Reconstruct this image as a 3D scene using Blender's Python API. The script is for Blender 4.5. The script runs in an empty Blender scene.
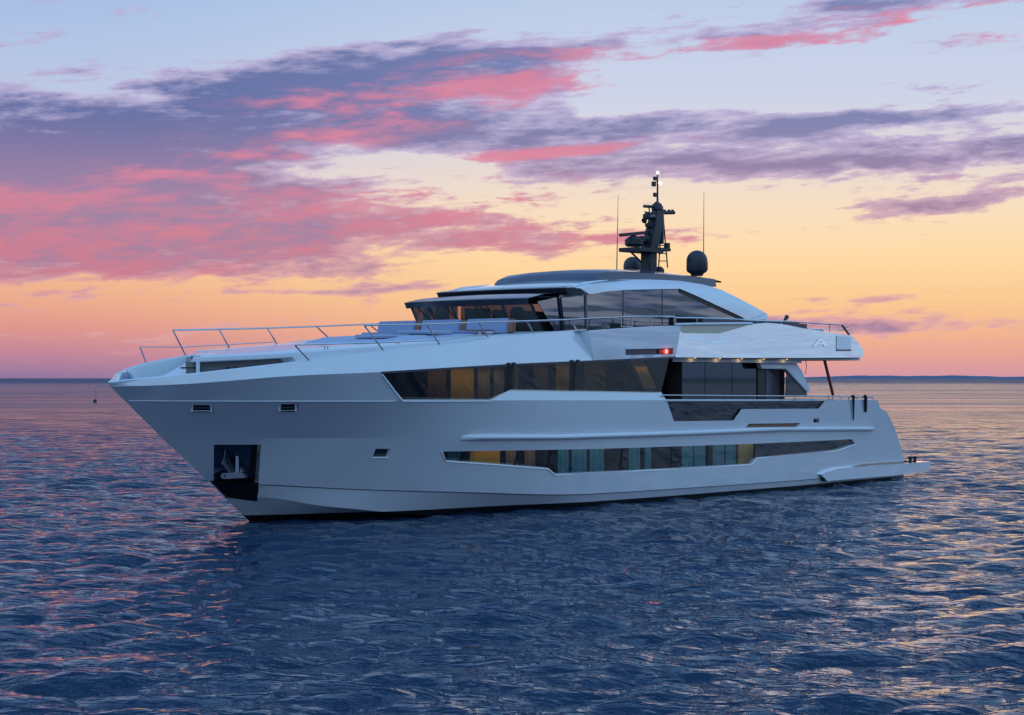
import bpy, bmesh, math, random
import numpy as np
from mathutils import Vector, Matrix
from mathutils.geometry import delaunay_2d_cdt
random.seed(4); rng = np.random.default_rng(11)
R = math.radians
scene = bpy.context.scene
col = scene.collection

# ------------------------------------------------------------------ camera
FPX, CAMZ, HOR = 1850.0, 4.5, 378.0           # focal length in pixels, eye height, horizon row
cam_d = bpy.data.cameras.new('camera'); cam = bpy.data.objects.new('camera', cam_d); col.objects.link(cam)
cam.location = (0, 0, CAMZ); cam.rotation_euler = (R(90), 0, 0)
cam_d.sensor_width = 36.0; cam_d.lens = FPX / 1024 * 36.0
cam_d.shift_y = (HOR - 357.5) / 1024.0
cam_d.clip_start = 0.5; cam_d.clip_end = 60000
scene.camera = cam
scene.view_settings.view_transform = 'Standard'; scene.view_settings.look = 'None'
scene.view_settings.exposure = 0.0; scene.view_settings.gamma = 1.0; scene.view_settings.use_curve_mapping = False
scene.render.resolution_x = 1024; scene.render.resolution_y = 715
scene.cycles.max_bounces = 8; scene.cycles.transparent_max_bounces = 16
scene.cycles.caustics_reflective = False; scene.cycles.caustics_refractive = False
scene.cycles.use_denoising = True

def lin(r, g, b):
    f = lambda c: (c/255/12.92) if c/255 <= .04045 else ((c/255+.055)/1.055)**2.4
    return (f(r), f(g), f(b), 1.0)

# ------------------------------------------------------------------ world: dusk sky with clouds
class S:
    """one scalar socket with arithmetic"""
    nt = None
    def __init__(s, sock): s.k = sock
    @staticmethod
    def m(op, *a, clamp=False):
        n = S.nt.nodes.new('ShaderNodeMath'); n.operation = op; n.use_clamp = clamp
        for i, x in enumerate(a):
            if isinstance(x, S): S.nt.links.new(x.k, n.inputs[i])
            else: n.inputs[i].default_value = float(x)
        return S(n.outputs[0])
    def __add__(s, o): return S.m('ADD', s, o)
    __radd__ = __add__
    def __sub__(s, o): return S.m('SUBTRACT', s, o)
    def __rsub__(s, o): return S.m('SUBTRACT', o, s)
    def __mul__(s, o): return S.m('MULTIPLY', s, o)
    __rmul__ = __mul__
    def __truediv__(s, o): return S.m('DIVIDE', s, o)
def mix(nt, fac, a, b):
    n = nt.nodes.new('ShaderNodeMix'); n.data_type = 'RGBA'
    for inp, x in ((n.inputs[0], fac), (n.inputs[6], a), (n.inputs[7], b)):
        if isinstance(x, S): nt.links.new(x.k, inp)
        elif hasattr(x, 'is_linked'): nt.links.new(x, inp)
        else: inp.default_value = x
    return n.outputs[2]
def smooth(x, lo, hi):
    n = S.nt.nodes.new('ShaderNodeMapRange'); n.interpolation_type = 'SMOOTHSTEP'
    S.nt.links.new(x.k, n.inputs[0]); n.inputs[1].default_value = lo; n.inputs[2].default_value = hi
    return S(n.outputs[0])
def ramp(nt, x, stops):
    n = nt.nodes.new('ShaderNodeValToRGB'); nt.links.new(x.k, n.inputs[0])
    e = n.color_ramp.elements
    e[0].position, e[0].color = stops[0]; e[1].position, e[1].color = stops[-1]
    for p, c in stops[1:-1]:
        q = e.new(p); q.color = c
    return n.outputs[0]
def noise(x, y, z, detail=6, rough=.55, dist=0.0, scale=1.0):
    nt = S.nt; c = nt.nodes.new('ShaderNodeCombineXYZ')
    for i, q in enumerate((x, y, z)):
        if isinstance(q, S): nt.links.new(q.k, c.inputs[i])
        else: c.inputs[i].default_value = q
    n = nt.nodes.new('ShaderNodeTexNoise'); n.inputs['Scale'].default_value = scale
    n.inputs['Detail'].default_value = detail; n.inputs['Roughness'].default_value = rough
    n.inputs['Distortion'].default_value = dist
    nt.links.new(c.outputs[0], n.inputs['Vector'])
    return S(n.outputs['Fac'])

world = bpy.data.worlds.new('World'); scene.world = world; world.use_nodes = True
nt = world.node_tree; nt.nodes.clear(); S.nt = nt
SUN_EL, SUN_AZ = R(1.0), R(6.0)            # the sun has just touched the horizon beyond the yacht's stern
tc = nt.nodes.new('ShaderNodeTexCoord'); sep = nt.nodes.new('ShaderNodeSeparateXYZ')
nt.links.new(tc.outputs['Generated'], sep.inputs[0])
X, Y, Z = (S(sep.outputs[i]) for i in range(3))
az = S.m('ARCTAN2', X, Y); el = S.m('ARCSINE', S.m('MINIMUM', S.m('MAXIMUM', Z, -1), 1))
A = az * 57.29578; E = el * 57.29578       # degrees
absA = S.m('ABSOLUTE', A)
# gradient towards the sunset, stops in degrees of elevation
def sky_ramp(stops, gain=1.0):
    return ramp(nt, S.m('DIVIDE', E, 90.0, clamp=True), [(d/90.0, tuple(q*gain for q in lin(*c)[:3])+(1,)) for d, c in stops])
front_r = sky_ramp([(0, (204,150,164)), (.5, (222,158,152)), (1.3, (239,178,144)), (2.3, (248,201,146)), (3.6, (252,216,164)),
                    (5.0, (248,223,190)), (6.6, (228,217,213)), (8.5, (204,211,232)), (11, (190,206,233)), (14.5, (158,190,226)), (20, (96,150,204)),
                    (32, (60,120,186)), (90, (66,118,194))])
front_l = sky_ramp([(0, (140,118,158)), (.6, (184,130,156)), (1.5, (222,150,142)), (2.6, (238,176,142)), (3.8, (244,196,152)),
                    (4.7, (242,206,172)), (6.0, (224,210,216)), (8.5, (188,200,228)), (11, (168,192,229)), (14.5, (134,168,218)), (20, (82,136,196)),
                    (32, (58,114,182)), (90, (66,118,194))])
side = sky_ramp([(0, (96,120,160)), (1.2, (116,140,184)), (3, (164,184,214)), (7, (184,212,238)), (14, (162,208,248)), (28, (140,202,252)), (50, (130,194,252)), (90, (104,162,236))], 1.22)
back = sky_ramp([(0, (92,112,150)), (2.4, (132,152,190)), (5.0, (164,184,214)), (11, (146,200,250)), (22, (146,206,252)), (45, (138,202,252)), (90, (104,162,236))], 1.22)
front = mix(nt, smooth(A, -16, 3), front_l, front_r)
front = mix(nt, smooth(A, 20, 62), front, side)
base = mix(nt, smooth(S.m('MAXIMUM', A*-1.0 - 20.0, A - 105.0), 0, 45), front, back)
# clouds: placed banks (az, el in degrees) broken up by stretched noise
def blob(x, y, cx, cy, rx, ry, amp, tilt=0.0):
    cx = math.degrees(math.atan((cx-512)/FPX)); cy = math.degrees(math.atan((HOR-cy)/FPX))
    rx, ry = rx*.031, ry*.031
    dx = (x - cx) / rx
    dy = (y - cy - (x - cx) * tilt) / ry
    return S.m('EXPONENT', (dx*dx + dy*dy) * -1.0) * amp
BANKS = [(40,180,270,85,.74,.06), (215,130,240,58,.62,.18), (400,68,180,32,.78,.10), (120,235,260,40,.34,.0), (420,222,180,30,.50,0),
         (430,125,140,22,.42,.05), (620,132,250,17,.66,.05), (700,167,260,16,.78,.0), (880,124,190,10,.55,.07), (1000,152,130,14,.55,.04),
         (940,211,120,9,.62,.14), (770,42,100,14,.55,.03), (905,10,150,16,.60,0), (1010,48,60,10,.4,0), (545,85,80,30,.30,0),
         (585,232,110,16,.40,0), (880,327,150,8,.62,-.01), (800,318,260,16,.16,0), (960,345,160,6,.30,0), (300,293,80,3.5,.42,0), (425,288,70,5,.42,0), (5,309,45,4,.42,-.05), (110,341,80,3.5,.38,-.03),
         (860,300,120,4,.30,0), (560,152,120,5,.35,.08),(170,245,200,26,.30,0),(-150,200,200,90,.6,0),(1250,130,180,40,.5,.1),
         (400,165,110,17,-.75,.02), (110,100,75,11,-.5,-.12), (650,100,120,10,-.35,0),(240,45,200,25,-.5,.1),(700,215,200,16,-.3,0)]
def dens(x, y, detail=8):
    b = None
    for q in BANKS:
        t = blob(x, y, *q)
        b = t if b is None else b + t
    # generic cloud cover away from the banks (higher up and round the rest of the sky)
    gen = smooth(S.m('MAXIMUM', y * 1.0, S.m('ABSOLUTE', x) * .85), 13, 30) * .34
    wx = noise(x*.11, y*.30, 3.3, 3, .5) ; wy = noise(x*.15, y*.45, 9.1, 3, .5)
    n1 = noise(x*.10 + wx*1.6, y*.42 - x*.035 + wy*1.2, 1.7, detail, .58)
    n2 = noise(x*.34 + wy*1.5, y*1.9 - x*.10 + wx*1.5, 5.2, detail, .62)
    n3 = noise(x*1.1 + wx*2, y*4.6 - x*.3 + wy*2, 8.8, 3, .6)
    return b + gen + (n1 - .5) * 1.6 + (n2 - .5) * 1.8 + (n3 - .5) * .8
d0 = dens(A, E); d1 = dens(A, E - .42, 4)
lump = noise(A*.45, E*1.7 - A*.12, 21.0, 6, .6)
mask = smooth(d0, .14, .46)
thick = smooth(d0, .30, .95)
PINK = [(430,98,190,22,.62,.10), (190,170,220,16,.45,.20), (60,240,300,48,.62,.03), (430,205,190,26,.72,.0), (560,152,110,6,1.2,.08),
        (800,44,90,10,.5,0), (930,22,140,10,.45,0), (590,232,130,16,.7,0), (1010,50,60,12,.6,0), (560,70,110,26,.45,0),(985,190,90,10,.4,0.05)]
pk = None
for q in PINK:
    t = blob(A, E, *q); pk = t if pk is None else pk + t
pink = smooth(pk * 1.0 + (d0 - d1) * .85 + (lump - .5) * 2.0, .12, 1.15) * smooth(pk, .02, .30)
grey_c = mix(nt, smooth(A, -15, 8), lin(84,100,158), lin(112,124,174))
grey_c = mix(nt, smooth(E, 8.5, 5.2), grey_c, lin(150,122,162))
thin_c = mix(nt, smooth(E, 8, 3), lin(186,176,214), lin(222,168,168))
pink_c = mix(nt, smooth(E, 3.0, 7.5), lin(206,118,142), lin(226,126,152))
cc = mix(nt, thick, thin_c, grey_c)
cc = mix(nt, pink * (1.0 - smooth(E, 14, 19)) * .84, cc, pink_c)
cc = mix(nt, smooth(E, 14, 22), cc, lin(150,172,214))
cc = mix(nt, smooth(absA, 25, 70), cc, lin(176,176,206))
fade = smooth(E, .25, 1.6) * (1.0 - smooth(absA, 25, 80) * .45) * (1.0 - smooth(E, 22, 60) * .6)
skyc = mix(nt, mask * fade * .93, base, cc)
skyc = mix(nt, smooth(Z, -.001, -.02), skyc, lin(30,44,80))
bg = nt.nodes.new('ShaderNodeBackground'); nt.links.new(skyc, bg.inputs[0]); bg.inputs[1].default_value = 1.0
nish = nt.nodes.new('ShaderNodeTexSky'); nish.sky_type = 'NISHITA'; nish.sun_disc = False
nish.sun_elevation = SUN_EL; nish.sun_rotation = SUN_AZ; nish.air_density = 1.2; nish.dust_density = 1.0
bg2 = nt.nodes.new('ShaderNodeBackground'); nt.links.new(nish.outputs[0], bg2.inputs[0]); bg2.inputs[1].default_value = 0.002
addw = nt.nodes.new('ShaderNodeAddShader'); nt.links.new(bg.outputs[0], addw.inputs[0]); nt.links.new(bg2.outputs[0], addw.inputs[1])
wo = nt.nodes.new('ShaderNodeOutputWorld'); nt.links.new(addw.outputs[0], wo.inputs[0])
world.cycles.sampling_method = 'MANUAL'; world.cycles.sample_map_resolution = 512

sun_d = bpy.data.lights.new('sun', 'SUN'); sun_d.energy = 0.05; sun_d.angle = R(20); sun_d.color = (1, .66, .42)
sun = bpy.data.objects.new('sun', sun_d); col.objects.link(sun)
sd = Vector((math.sin(SUN_AZ)*math.cos(R(3)), math.cos(SUN_AZ)*math.cos(R(3)), math.sin(R(3))))
sun.rotation_euler = (-sd).to_track_quat('-Z', 'Y').to_euler()

# ------------------------------------------------------------------ materials
def mat(name, color, rough=.4, metal=0.0, spec=.5, coat=0.0, emit=None, es=0.0, bump=None, ior=None, vary=0.0):
    m = bpy.data.materials.new(name); m.use_nodes = True; t = m.node_tree; S.nt = t
    p = t.nodes['Principled BSDF']
    c = tuple(color[:3]) + (1,)
    p.inputs['Base Color'].default_value = c
    p.inputs['Roughness'].default_value = rough; p.inputs['Metallic'].default_value = metal
    p.inputs['Specular IOR Level'].default_value = spec
    if ior: p.inputs['IOR'].default_value = ior
    if coat: p.inputs['Coat Weight'].default_value = coat; p.inputs['Coat Roughness'].default_value = .03
    if emit: p.inputs['Emission Color'].default_value = tuple(emit[:3])+(1,); p.inputs['Emission Strength'].default_value = es
    if vary or bump:
        g = t.nodes.new('ShaderNodeTexCoord')
        n = t.nodes.new('ShaderNodeTexNoise'); n.inputs['Scale'].default_value = bump[0] if bump else 1.3
        n.inputs['Detail'].default_value = 5
        t.links.new(g.outputs['Object'], n.inputs['Vector'])
        if vary:
            o = mix(t, S(n.outputs['Fac']), tuple(x*(1-vary) for x in c[:3])+(1,), tuple(min(1, x*(1+vary)) for x in c[:3])+(1,))
            t.links.new(o, p.inputs['Base Color'])
        if bump:
            b = t.nodes.new('ShaderNodeBump'); b.inputs['Strength'].default_value = 1; b.inputs['Distance'].default_value = bump[1]
            t.links.new(n.outputs['Fac'], b.inputs['Height']); t.links.new(b.outputs[0], p.inputs['Normal'])
            if coat: t.links.new(b.outputs[0], p.inputs['Coat Normal'])
    return m
def wavy(m, wav, keys=('Normal','Coat Normal')):
    t = m.node_tree; S.nt = t
    tco = t.nodes.new('ShaderNodeTexCoord'); sx = t.nodes.new('ShaderNodeSeparateXYZ'); t.links.new(tco.outputs['Object'], sx.inputs[0])
    q = noise(S(sx.outputs[0])*.13, S(sx.outputs[1])*.2, S(sx.outputs[2])*1.0, 3, .5)
    b = t.nodes.new('ShaderNodeBump'); b.inputs['Distance'].default_value = wav; t.links.new(q.k, b.inputs['Height'])
    for k in keys: t.links.new(b.outputs[0], t.nodes['Principled BSDF'].inputs[k])
def glass(name, tint, refl_ior=1.7, dark=.5, wav=0.0):
    m = bpy.data.materials.new(name); m.use_nodes = True; t = m.node_tree; t.nodes.clear(); S.nt = t
    tr = t.nodes.new('ShaderNodeBsdfTransparent'); tr.inputs[0].default_value = tuple(tint)+(1,)
    gl = t.nodes.new('ShaderNodeBsdfGlossy'); gl.inputs['Roughness'].default_value = .02
    gl.inputs[0].default_value = (1, 1, 1, 1)
    df = t.nodes.new('ShaderNodeBsdfDiffuse'); df.inputs[0].default_value = (.012, .014, .02, 1)
    ge = t.nodes.new('ShaderNodeNewGeometry'); dt = t.nodes.new('ShaderNodeVectorMath'); dt.operation = 'DOT_PRODUCT'
    t.links.new(ge.outputs['Normal'], dt.inputs[0]); t.links.new(ge.outputs['Incoming'], dt.inputs[1])
    c_ = 1.0 - S.m('ABSOLUTE', S(dt.outputs['Value'])); sch = S.m('POWER', c_, 5.0) * (1-refl_ior) + refl_ior
    m1 = t.nodes.new('ShaderNodeMixShader'); m1.inputs[0].default_value = dark
    if wav:
        tco = t.nodes.new('ShaderNodeTexCoord'); sx = t.nodes.new('ShaderNodeSeparateXYZ'); t.links.new(tco.outputs['Object'], sx.inputs[0])
        hh_ = noise(S(sx.outputs[0])*.11, S(sx.outputs[1])*.3, S(sx.outputs[2])*.85, 2.5, .45)
        bb = t.nodes.new('ShaderNodeBump'); bb.inputs['Distance'].default_value = wav*3; t.links.new(hh_.k, bb.inputs['Height']); t.links.new(bb.outputs[0], gl.inputs['Normal'])
    t.links.new(tr.outputs[0], m1.inputs[1]); t.links.new(df.outputs[0], m1.inputs[2])
    m2 = t.nodes.new('ShaderNodeMixShader'); t.links.new(sch.k, m2.inputs[0])
    t.links.new(m1.outputs[0], m2.inputs[1]); t.links.new(gl.outputs[0], m2.inputs[2])
    o = t.nodes.new('ShaderNodeOutputMaterial'); t.links.new(m2.outputs[0], o.inputs[0])
    return m
M = {}
M['white'] = mat('white_gelcoat', (.76,.80,.84), .22, coat=1)
M['band'] = mat('white_bulwark', (.78,.82,.85), .3, coat=.5)
M['pearl'] = mat('pearl_paint', (.68,.72,.76), .07, metal=.75, coat=1)
wavy(M['pearl'], .09)
wavy(M['white'], .05, ('Coat Normal',)); M['white'].node_tree.nodes['Principled BSDF'].inputs['Coat IOR'].default_value = 2.1
M['deck'] = mat('deck_paint', (.66,.68,.70), .55, vary=.06)
M['boot'] = mat('antifouling', (.006,.007,.010), .5)
M['dark'] = mat('dark_paint', (.022,.026,.040), .30, coat=.4)
M['slate'] = mat('slate_paint', (.055,.065,.10), .32, coat=.5)
M['black'] = mat('black_trim', (.008,.009,.012), .35)
M['steel'] = mat('polished_steel', (.62,.63,.65), .16, metal=1)
M['mast'] = mat('mast_paint', (.020,.022,.030), .45)
M['dome'] = mat('dome_paint', (.030,.033,.045), .42)
M['teak'] = mat('teak', (.30,.17,.10), .6, vary=.15)
M['teak2'] = mat('pale_teak', (.55,.40,.34), .6, vary=.1)
M['anchor'] = mat('anchor_steel', (.20,.24,.30), .22, metal=.95)
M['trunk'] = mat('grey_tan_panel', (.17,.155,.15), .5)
M['bronze'] = mat('bronze_panel', (.24,.09,.06), .35, metal=.3)
M['cushion'] = mat('cushion_fabric', (.30,.36,.52), .85, vary=.05)
M['pad'] = mat('sunpad_fabric', (.42,.48,.62), .85, vary=.05)
M['curtain'] = mat('turquoise_curtain', (.07,.32,.38), .8)
M['beige'] = mat('beige_curtain', (.26,.22,.16), .8)
M['wood'] = mat('oak_panel', (.62,.42,.05), .5, vary=.2)
M['brown'] = mat('brown_panel', (.16,.075,.03), .5, vary=.2)
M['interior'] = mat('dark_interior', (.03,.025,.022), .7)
M['rope'] = mat('navy_fabric', (.008,.012,.03), .8)
M['glass'] = glass('tinted_glass', (.80,.76,.68), .08, .22)
M['glass_clear'] = glass('windscreen_glass', (.47,.38,.34), .06, .15)
M['glass_dark'] = glass('dark_glass', (.3,.3,.32), .15, .7)
M['glass_side'] = glass('side_glass', (.3,.3,.32), .25, .85, wav=.045)
M['glass_door'] = glass('door_glass', (.5,.5,.52), .20, .6, wav=.02)
M['glass_low'] = glass('cabin_glass', (.9,.9,.9), .07, .05)
M['glass_frost'] = mat('frosted_glass', (.62,.57,.42), .25, coat=.6)
M['lamp'] = mat('warm_lamp', (1,.8,.4), emit=(1,.62,.22), es=1.6)
M['red'] = mat('red_lamp', (1,.05,.02), emit=(1,.05,.03), es=14)
M['redhouse'] = mat('red_lamp_housing', (.25,.01,.01), .3)
M['masthead'] = mat('masthead_lamp', (1,.9,.8), emit=(1,.74,.58), es=7)
M['redbuoy'] = mat('buoy_paint', (.03,.03,.04), .5)

# ------------------------------------------------------------------ object helpers
def link(name, me, parent=None, m=None, label=None):
    o = bpy.data.objects.new(name, me); col.objects.link(o)
    if parent is not None: o.parent = parent
    if label: o['label'] = label
    if m is not None:
        for q in (m if isinstance(m, (list, tuple)) else [m]): me.materials.append(q)
    return o
def mesh(name, vs, fs, m, parent=None, smooth=False, sharp=None, mi=None, label=None):
    me = bpy.data.meshes.new(name); me.from_pydata([tuple(v) for v in vs], [], [tuple(f) for f in fs])
    if smooth:
        me.polygons.foreach_set('use_smooth', [True]*len(me.polygons))
        if sharp is not None: me.set_sharp_from_angle(angle=R(sharp))
    o = link(name, me, parent, m, label)
    if mi: me.polygons.foreach_set('material_index', mi)
    me.update()
    return o
class MB:
    def __init__(s): s.v = []; s.f = []
    def add(s, vs, fs):
        n = len(s.v); s.v += [Vector(v) for v in vs]; s.f += [tuple(i+n for i in f) for f in fs]; return s
    def box(s, c, d, rot=None):
        vs = []
        for x in (-1,1):
            for y in (-1,1):
                for z in (-1,1):
                    p = Vector((x*d[0]/2, y*d[1]/2, z*d[2]/2))
                    if rot: p = rot @ p
                    vs.append(p + Vector(c))
        return s.add(vs, [(0,1,3,2),(4,6,7,5),(0,4,5,1),(2,3,7,6),(0,2,6,4),(1,5,7,3)])
    def tube(s, pts, r, n=8, cap=True):
        pts = [Vector(p) for p in pts]; rs = r if isinstance(r, (list, tuple)) else [r]*len(pts)
        rings = []; up = None
        for i, p in enumerate(pts):
            d = (pts[min(i+1, len(pts)-1)] - pts[max(i-1, 0)]).normalized()
            if up is None: up = Vector((0,0,1)) if abs(d.z) < .9 else Vector((1,0,0))
            a = d.cross(up).normalized(); b = a.cross(d).normalized(); up = b
            rings.append([p + (a*math.cos(2*math.pi*k/n) + b*math.sin(2*math.pi*k/n))*rs[i] for k in range(n)])
        vs = [q for g in rings for q in g]; fs = []
        for i in range(len(pts)-1):
            for k in range(n): fs.append((i*n+k, i*n+(k+1)%n, (i+1)*n+(k+1)%n, (i+1)*n+k))
        if cap: fs += [tuple(range(n-1,-1,-1)), tuple(range((len(pts)-1)*n, len(pts)*n))]
        return s.add(vs, fs)
    def lathe(s, c, prof, n=20, axis=None):
        vs = []; fs = []
        for r, z in prof:
            for k in range(n):
                p = Vector((r*math.cos(2*math.pi*k/n), r*math.sin(2*math.pi*k/n), z))
                if axis: p = axis @ p
                vs.append(p + Vector(c))
        for i in range(len(prof)-1):
            for k in range(n): fs.append((i*n+k, i*n+(k+1)%n, (i+1)*n+(k+1)%n, (i+1)*n+k))
        fs += [tuple(range(n-1,-1,-1)), tuple(range((len(prof)-1)*n, len(prof)*n))]
        return s.add(vs, fs)
    def loft(s, rows, closed=False, caps=False):
        n = len(rows[0]); vs = [q for g in rows for q in g]; fs = []
        for i in range(len(rows)-1):
            for k in range(n-1 if not closed else n):
                fs.append((i*n+k, i*n+(k+1)%n, (i+1)*n+(k+1)%n, (i+1)*n+k))
        if caps: fs += [tuple(range(n-1,-1,-1)), tuple(range((len(rows)-1)*n, len(rows)*n))]
        return s.add(vs, fs)
    def prism(s, pts, d):
        """flat outline thickened by the vector d"""
        n = len(pts); a = [Vector(p) for p in pts]; b = [p + Vector(d) for p in a]
        fs = [tuple(range(n)), tuple(range(2*n-1, n-1, -1))] + [(i, i+n, (i+1)%n+n, (i+1)%n) for i in range(n)]
        return s.add(a+b, fs)
    def mirror(s):
        n = len(s.v); s.v += [Vector((v.x, -v.y, v.z)) for v in s.v]; s.f += [tuple(i+n for i in reversed(f)) for f in s.f]; return s
    def build(s, name, m, parent=None, smooth=False, sharp=30, bevel=0, label=None, mi=None):
        me = bpy.data.meshes.new(name); me.from_pydata([tuple(v) for v in s.v], [], s.f)
        bm = bmesh.new(); bm.from_mesh(me)
        bmesh.ops.recalc_face_normals(bm, faces=bm.faces)
        if bevel:
            es = [e for e in bm.edges if len(e.link_faces) == 2 and e.calc_face_angle() > R(25)]
            bmesh.ops.bevel(bm, geom=es, offset=bevel, segments=2, affect='EDGES', clamp_overlap=True)
        bm.to_mesh(me); bm.free()
        if smooth or bevel:
            me.polygons.foreach_set('use_smooth', [True]*len(me.polygons)); me.set_sharp_from_angle(angle=R(sharp))
        return link(name, me, parent, m, label)
def thing(name, label, cat, loc, rotz=0, group=None):
    o = bpy.data.objects.new(name, None); col.objects.link(o); o.empty_display_size = .5
    o.location = loc; o.rotation_euler = (0, 0, rotz); o['label'] = label; o['category'] = cat
    if group: o['group'] = group
    return o

# ------------------------------------------------------------------ yacht frame
TH = R(50); CA, SA = math.cos(TH), math.sin(TH)
SY = CAMZ*FPX/144.0; SX = (250-512)/FPX*SY
def Pv(px, py, v):
    """photo pixel -> yacht coordinates (metres aft of the stem, y to starboard, z up) on the plane v metres to port"""
    k = (px-512)/FPX; yy = (v + SX*SA - SY*CA)/(k*SA - CA); xx = k*yy
    u = (xx-SX)*CA + (yy-SY)*SA
    return Vector((u, -v, CAMZ + (HOR-py)/FPX*yy))
def pchip(xs, ys):
    xs, ys = np.array(xs, float), np.array(ys, float); h = np.diff(xs); d = np.diff(ys)/h
    m = np.zeros(len(xs)); m[0], m[-1] = d[0], d[-1]
    for i in range(1, len(xs)-1):
        if d[i-1]*d[i] > 0:
            w1, w2 = 2*h[i]+h[i-1], h[i]+2*h[i-1]; m[i] = (w1+w2)/(w1/d[i-1]+w2/d[i])
    def f(x):
        x = min(max(x, xs[0]), xs[-1]); i = int(min(max(np.searchsorted(xs, x)-1, 0), len(xs)-2))
        t = (x-xs[i])/h[i]
        return float((1+2*t)*(1-t)**2*ys[i] + t*(1-t)**2*h[i]*m[i] + t*t*(3-2*t)*ys[i+1] + t*t*(t-1)*h[i]*m[i+1])
    return f
# longitudinal lines of the hull: start u, half breadth V(u), height z(u)
def LN(u0, vp, zp): return (u0, pchip(*zip(*vp)), pchip(*zip(*zp)))
LINES = {
 'keel':   LN(.9, [(.9,0),(2,.45),(4,1.1),(8,2.3),(12,3.1),(18,3.5),(26,3.4),(34,2.9)], [(-6,-1),(40,-1)]),
 'water':  LN(0., [(0,0),(1.28,.85),(2.2,1.25),(4.3,1.95),(5.5,2.45),(8.3,3.22),(12.2,3.98),(18,4.22),(24,4.24),(28.5,4.05),(34,3.75)], [(-6,0),(40,0)]),
 'chine':  LN(-1.1, [(-1.1,0),(-.35,.92),(1.28,1.85),(2.2,2.22),(4.3,2.75),(5.5,2.9),(8.3,3.3),(12.2,4.0),(18,4.24),(24,4.26),(28.5,4.07),(34,3.77)],
                   [(-1.1,.86),(-.35,.83),(1.3,.52),(2.2,.40),(4.3,.14),(5.5,.03),(34,.02)]),
 'spray':  LN(-1.62, [(-1.62,0),(-.6,1.1),(2.03,2.4),(5.15,3.4),(12,4.2),(18,4.4),(24,4.38),(30,4.1),(34,3.85)],
                    [(-1.62,1.30),(-.6,1.24),(2.03,1.03),(5.15,.84),(12.1,.47),(18,.43),(24,.39),(34,.35)]),
 'knee':   LN(-3.5, [(-3.5,0),(-2.4,.95),(-1.5,1.65),(0,2.5),(2,3.35),(5,4.1),(9,4.45),(14,4.55),(24,4.5),(30,4.3),(34,4.05),(37,3.85)],
                    [(-3.5,2.72),(5.2,2.60),(10.5,2.48),(24.5,2.45),(34,2.27)]),
 'style':  LN(-4.88, [(-4.88,0),(-4.2,.85),(-3.4,1.6),(-2.4,2.4),(-1,3.25),(1,4.0),(4,4.5),(8,4.68),(16,4.68),(26,4.6),(30,4.45),(34,4.25),(37,4.05)],
                     [(-4.88,3.84),(12,3.74),(34,3.70)]),
 'sheer':  LN(-5.40, [(-5.4,0),(-5,.52),(-4.5,1.08),(-4,1.66),(-3.5,2.14),(-3,2.56),(-2.5,2.95),(-2,3.27),(-1.5,3.55),(-1,3.8),(0,4.15),(1,4.4),(2,4.58),(4,4.75),(8,4.8),(16,4.75),(26,4.68),(34,4.5)],
                     [(-5.4,4.25),(-4.5,4.29),(-1.4,4.57),(1,4.67),(7.4,4.93),(11.6,5.075),(16.4,5.25),(34,5.36)]),
 'rail':   LN(-5.5, [(-5.5,0),(-5,.50),(-4.5,1.05),(-4,1.62),(-3.5,2.1),(-3,2.5),(-2.5,2.86),(-2,3.17),(-1.5,3.43),(-1,3.66),(0,4.0),(1,4.22),(2,4.38),(3,4.48),(5,4.53),(8,4.48),(11,4.42),(34,4.4)],
                    [(-5.5,4.36),(-5,4.44),(-4,4.58),(-3,4.73),(-2,4.87),(-1,5.0),(0,5.12),(1,5.24),(2,5.36),(3,5.45),(4.7,5.57),(6.2,5.77),(8.5,5.95),(10.9,6.115),(16.7,6.40),(34,6.4)]),
}
ORDER = ['keel','water','chine','spray','knee','style','sheer','rail']
STEM = [(.9,-1),(0,0)] + [(-z*1.265, z) for z in (.86,1.3,1.9)] + [(-3.5,2.72),(-4.88,3.84),(-5.4,4.25),(-5.5,4.36)]
def stem_z(u): return float(np.interp(-u, [-p[0] for p in STEM], [p[1] for p in STEM]))
WING = (Vector((11.15, 6.12)), Vector((11.35, 5.07)))   # the raked break where the bulwark becomes upright
def VV(u, z):
    pts = []
    if u < LINES['keel'][0]: pts.append((stem_z(u), 0.0))
    for k in ORDER:
        u0, fv, fz = LINES[k]
        if u > u0 + 1e-6:
            zz = fz(u)
            if not pts or zz > pts[-1][0] + 1e-4: pts.append((zz, fv(u)))
    if not pts: return 0.0
    zs, vs = zip(*pts)
    v = float(np.interp(z, zs, vs))
    zs6 = LINES['sheer'][2](u)
    if z > zs6:
        xb = float(np.interp(z, [5.05, 6.15], [11.38, 11.0]))
        if u > xb:
            w = min(1, (u-xb)/.04); v = v*(1-w) + (LINES['sheer'][1](u) + .02)*w
    return v
def HS(px, py, inset=0.0):
    v = 4.5
    for _ in range(14):
        p = Pv(px, py, v); v = .5*v + .5*(VV(p.x, p.z) - inset)
    p = Pv(px, py, v); p.y = -(VV(p.x, p.z) - inset); return p

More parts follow.
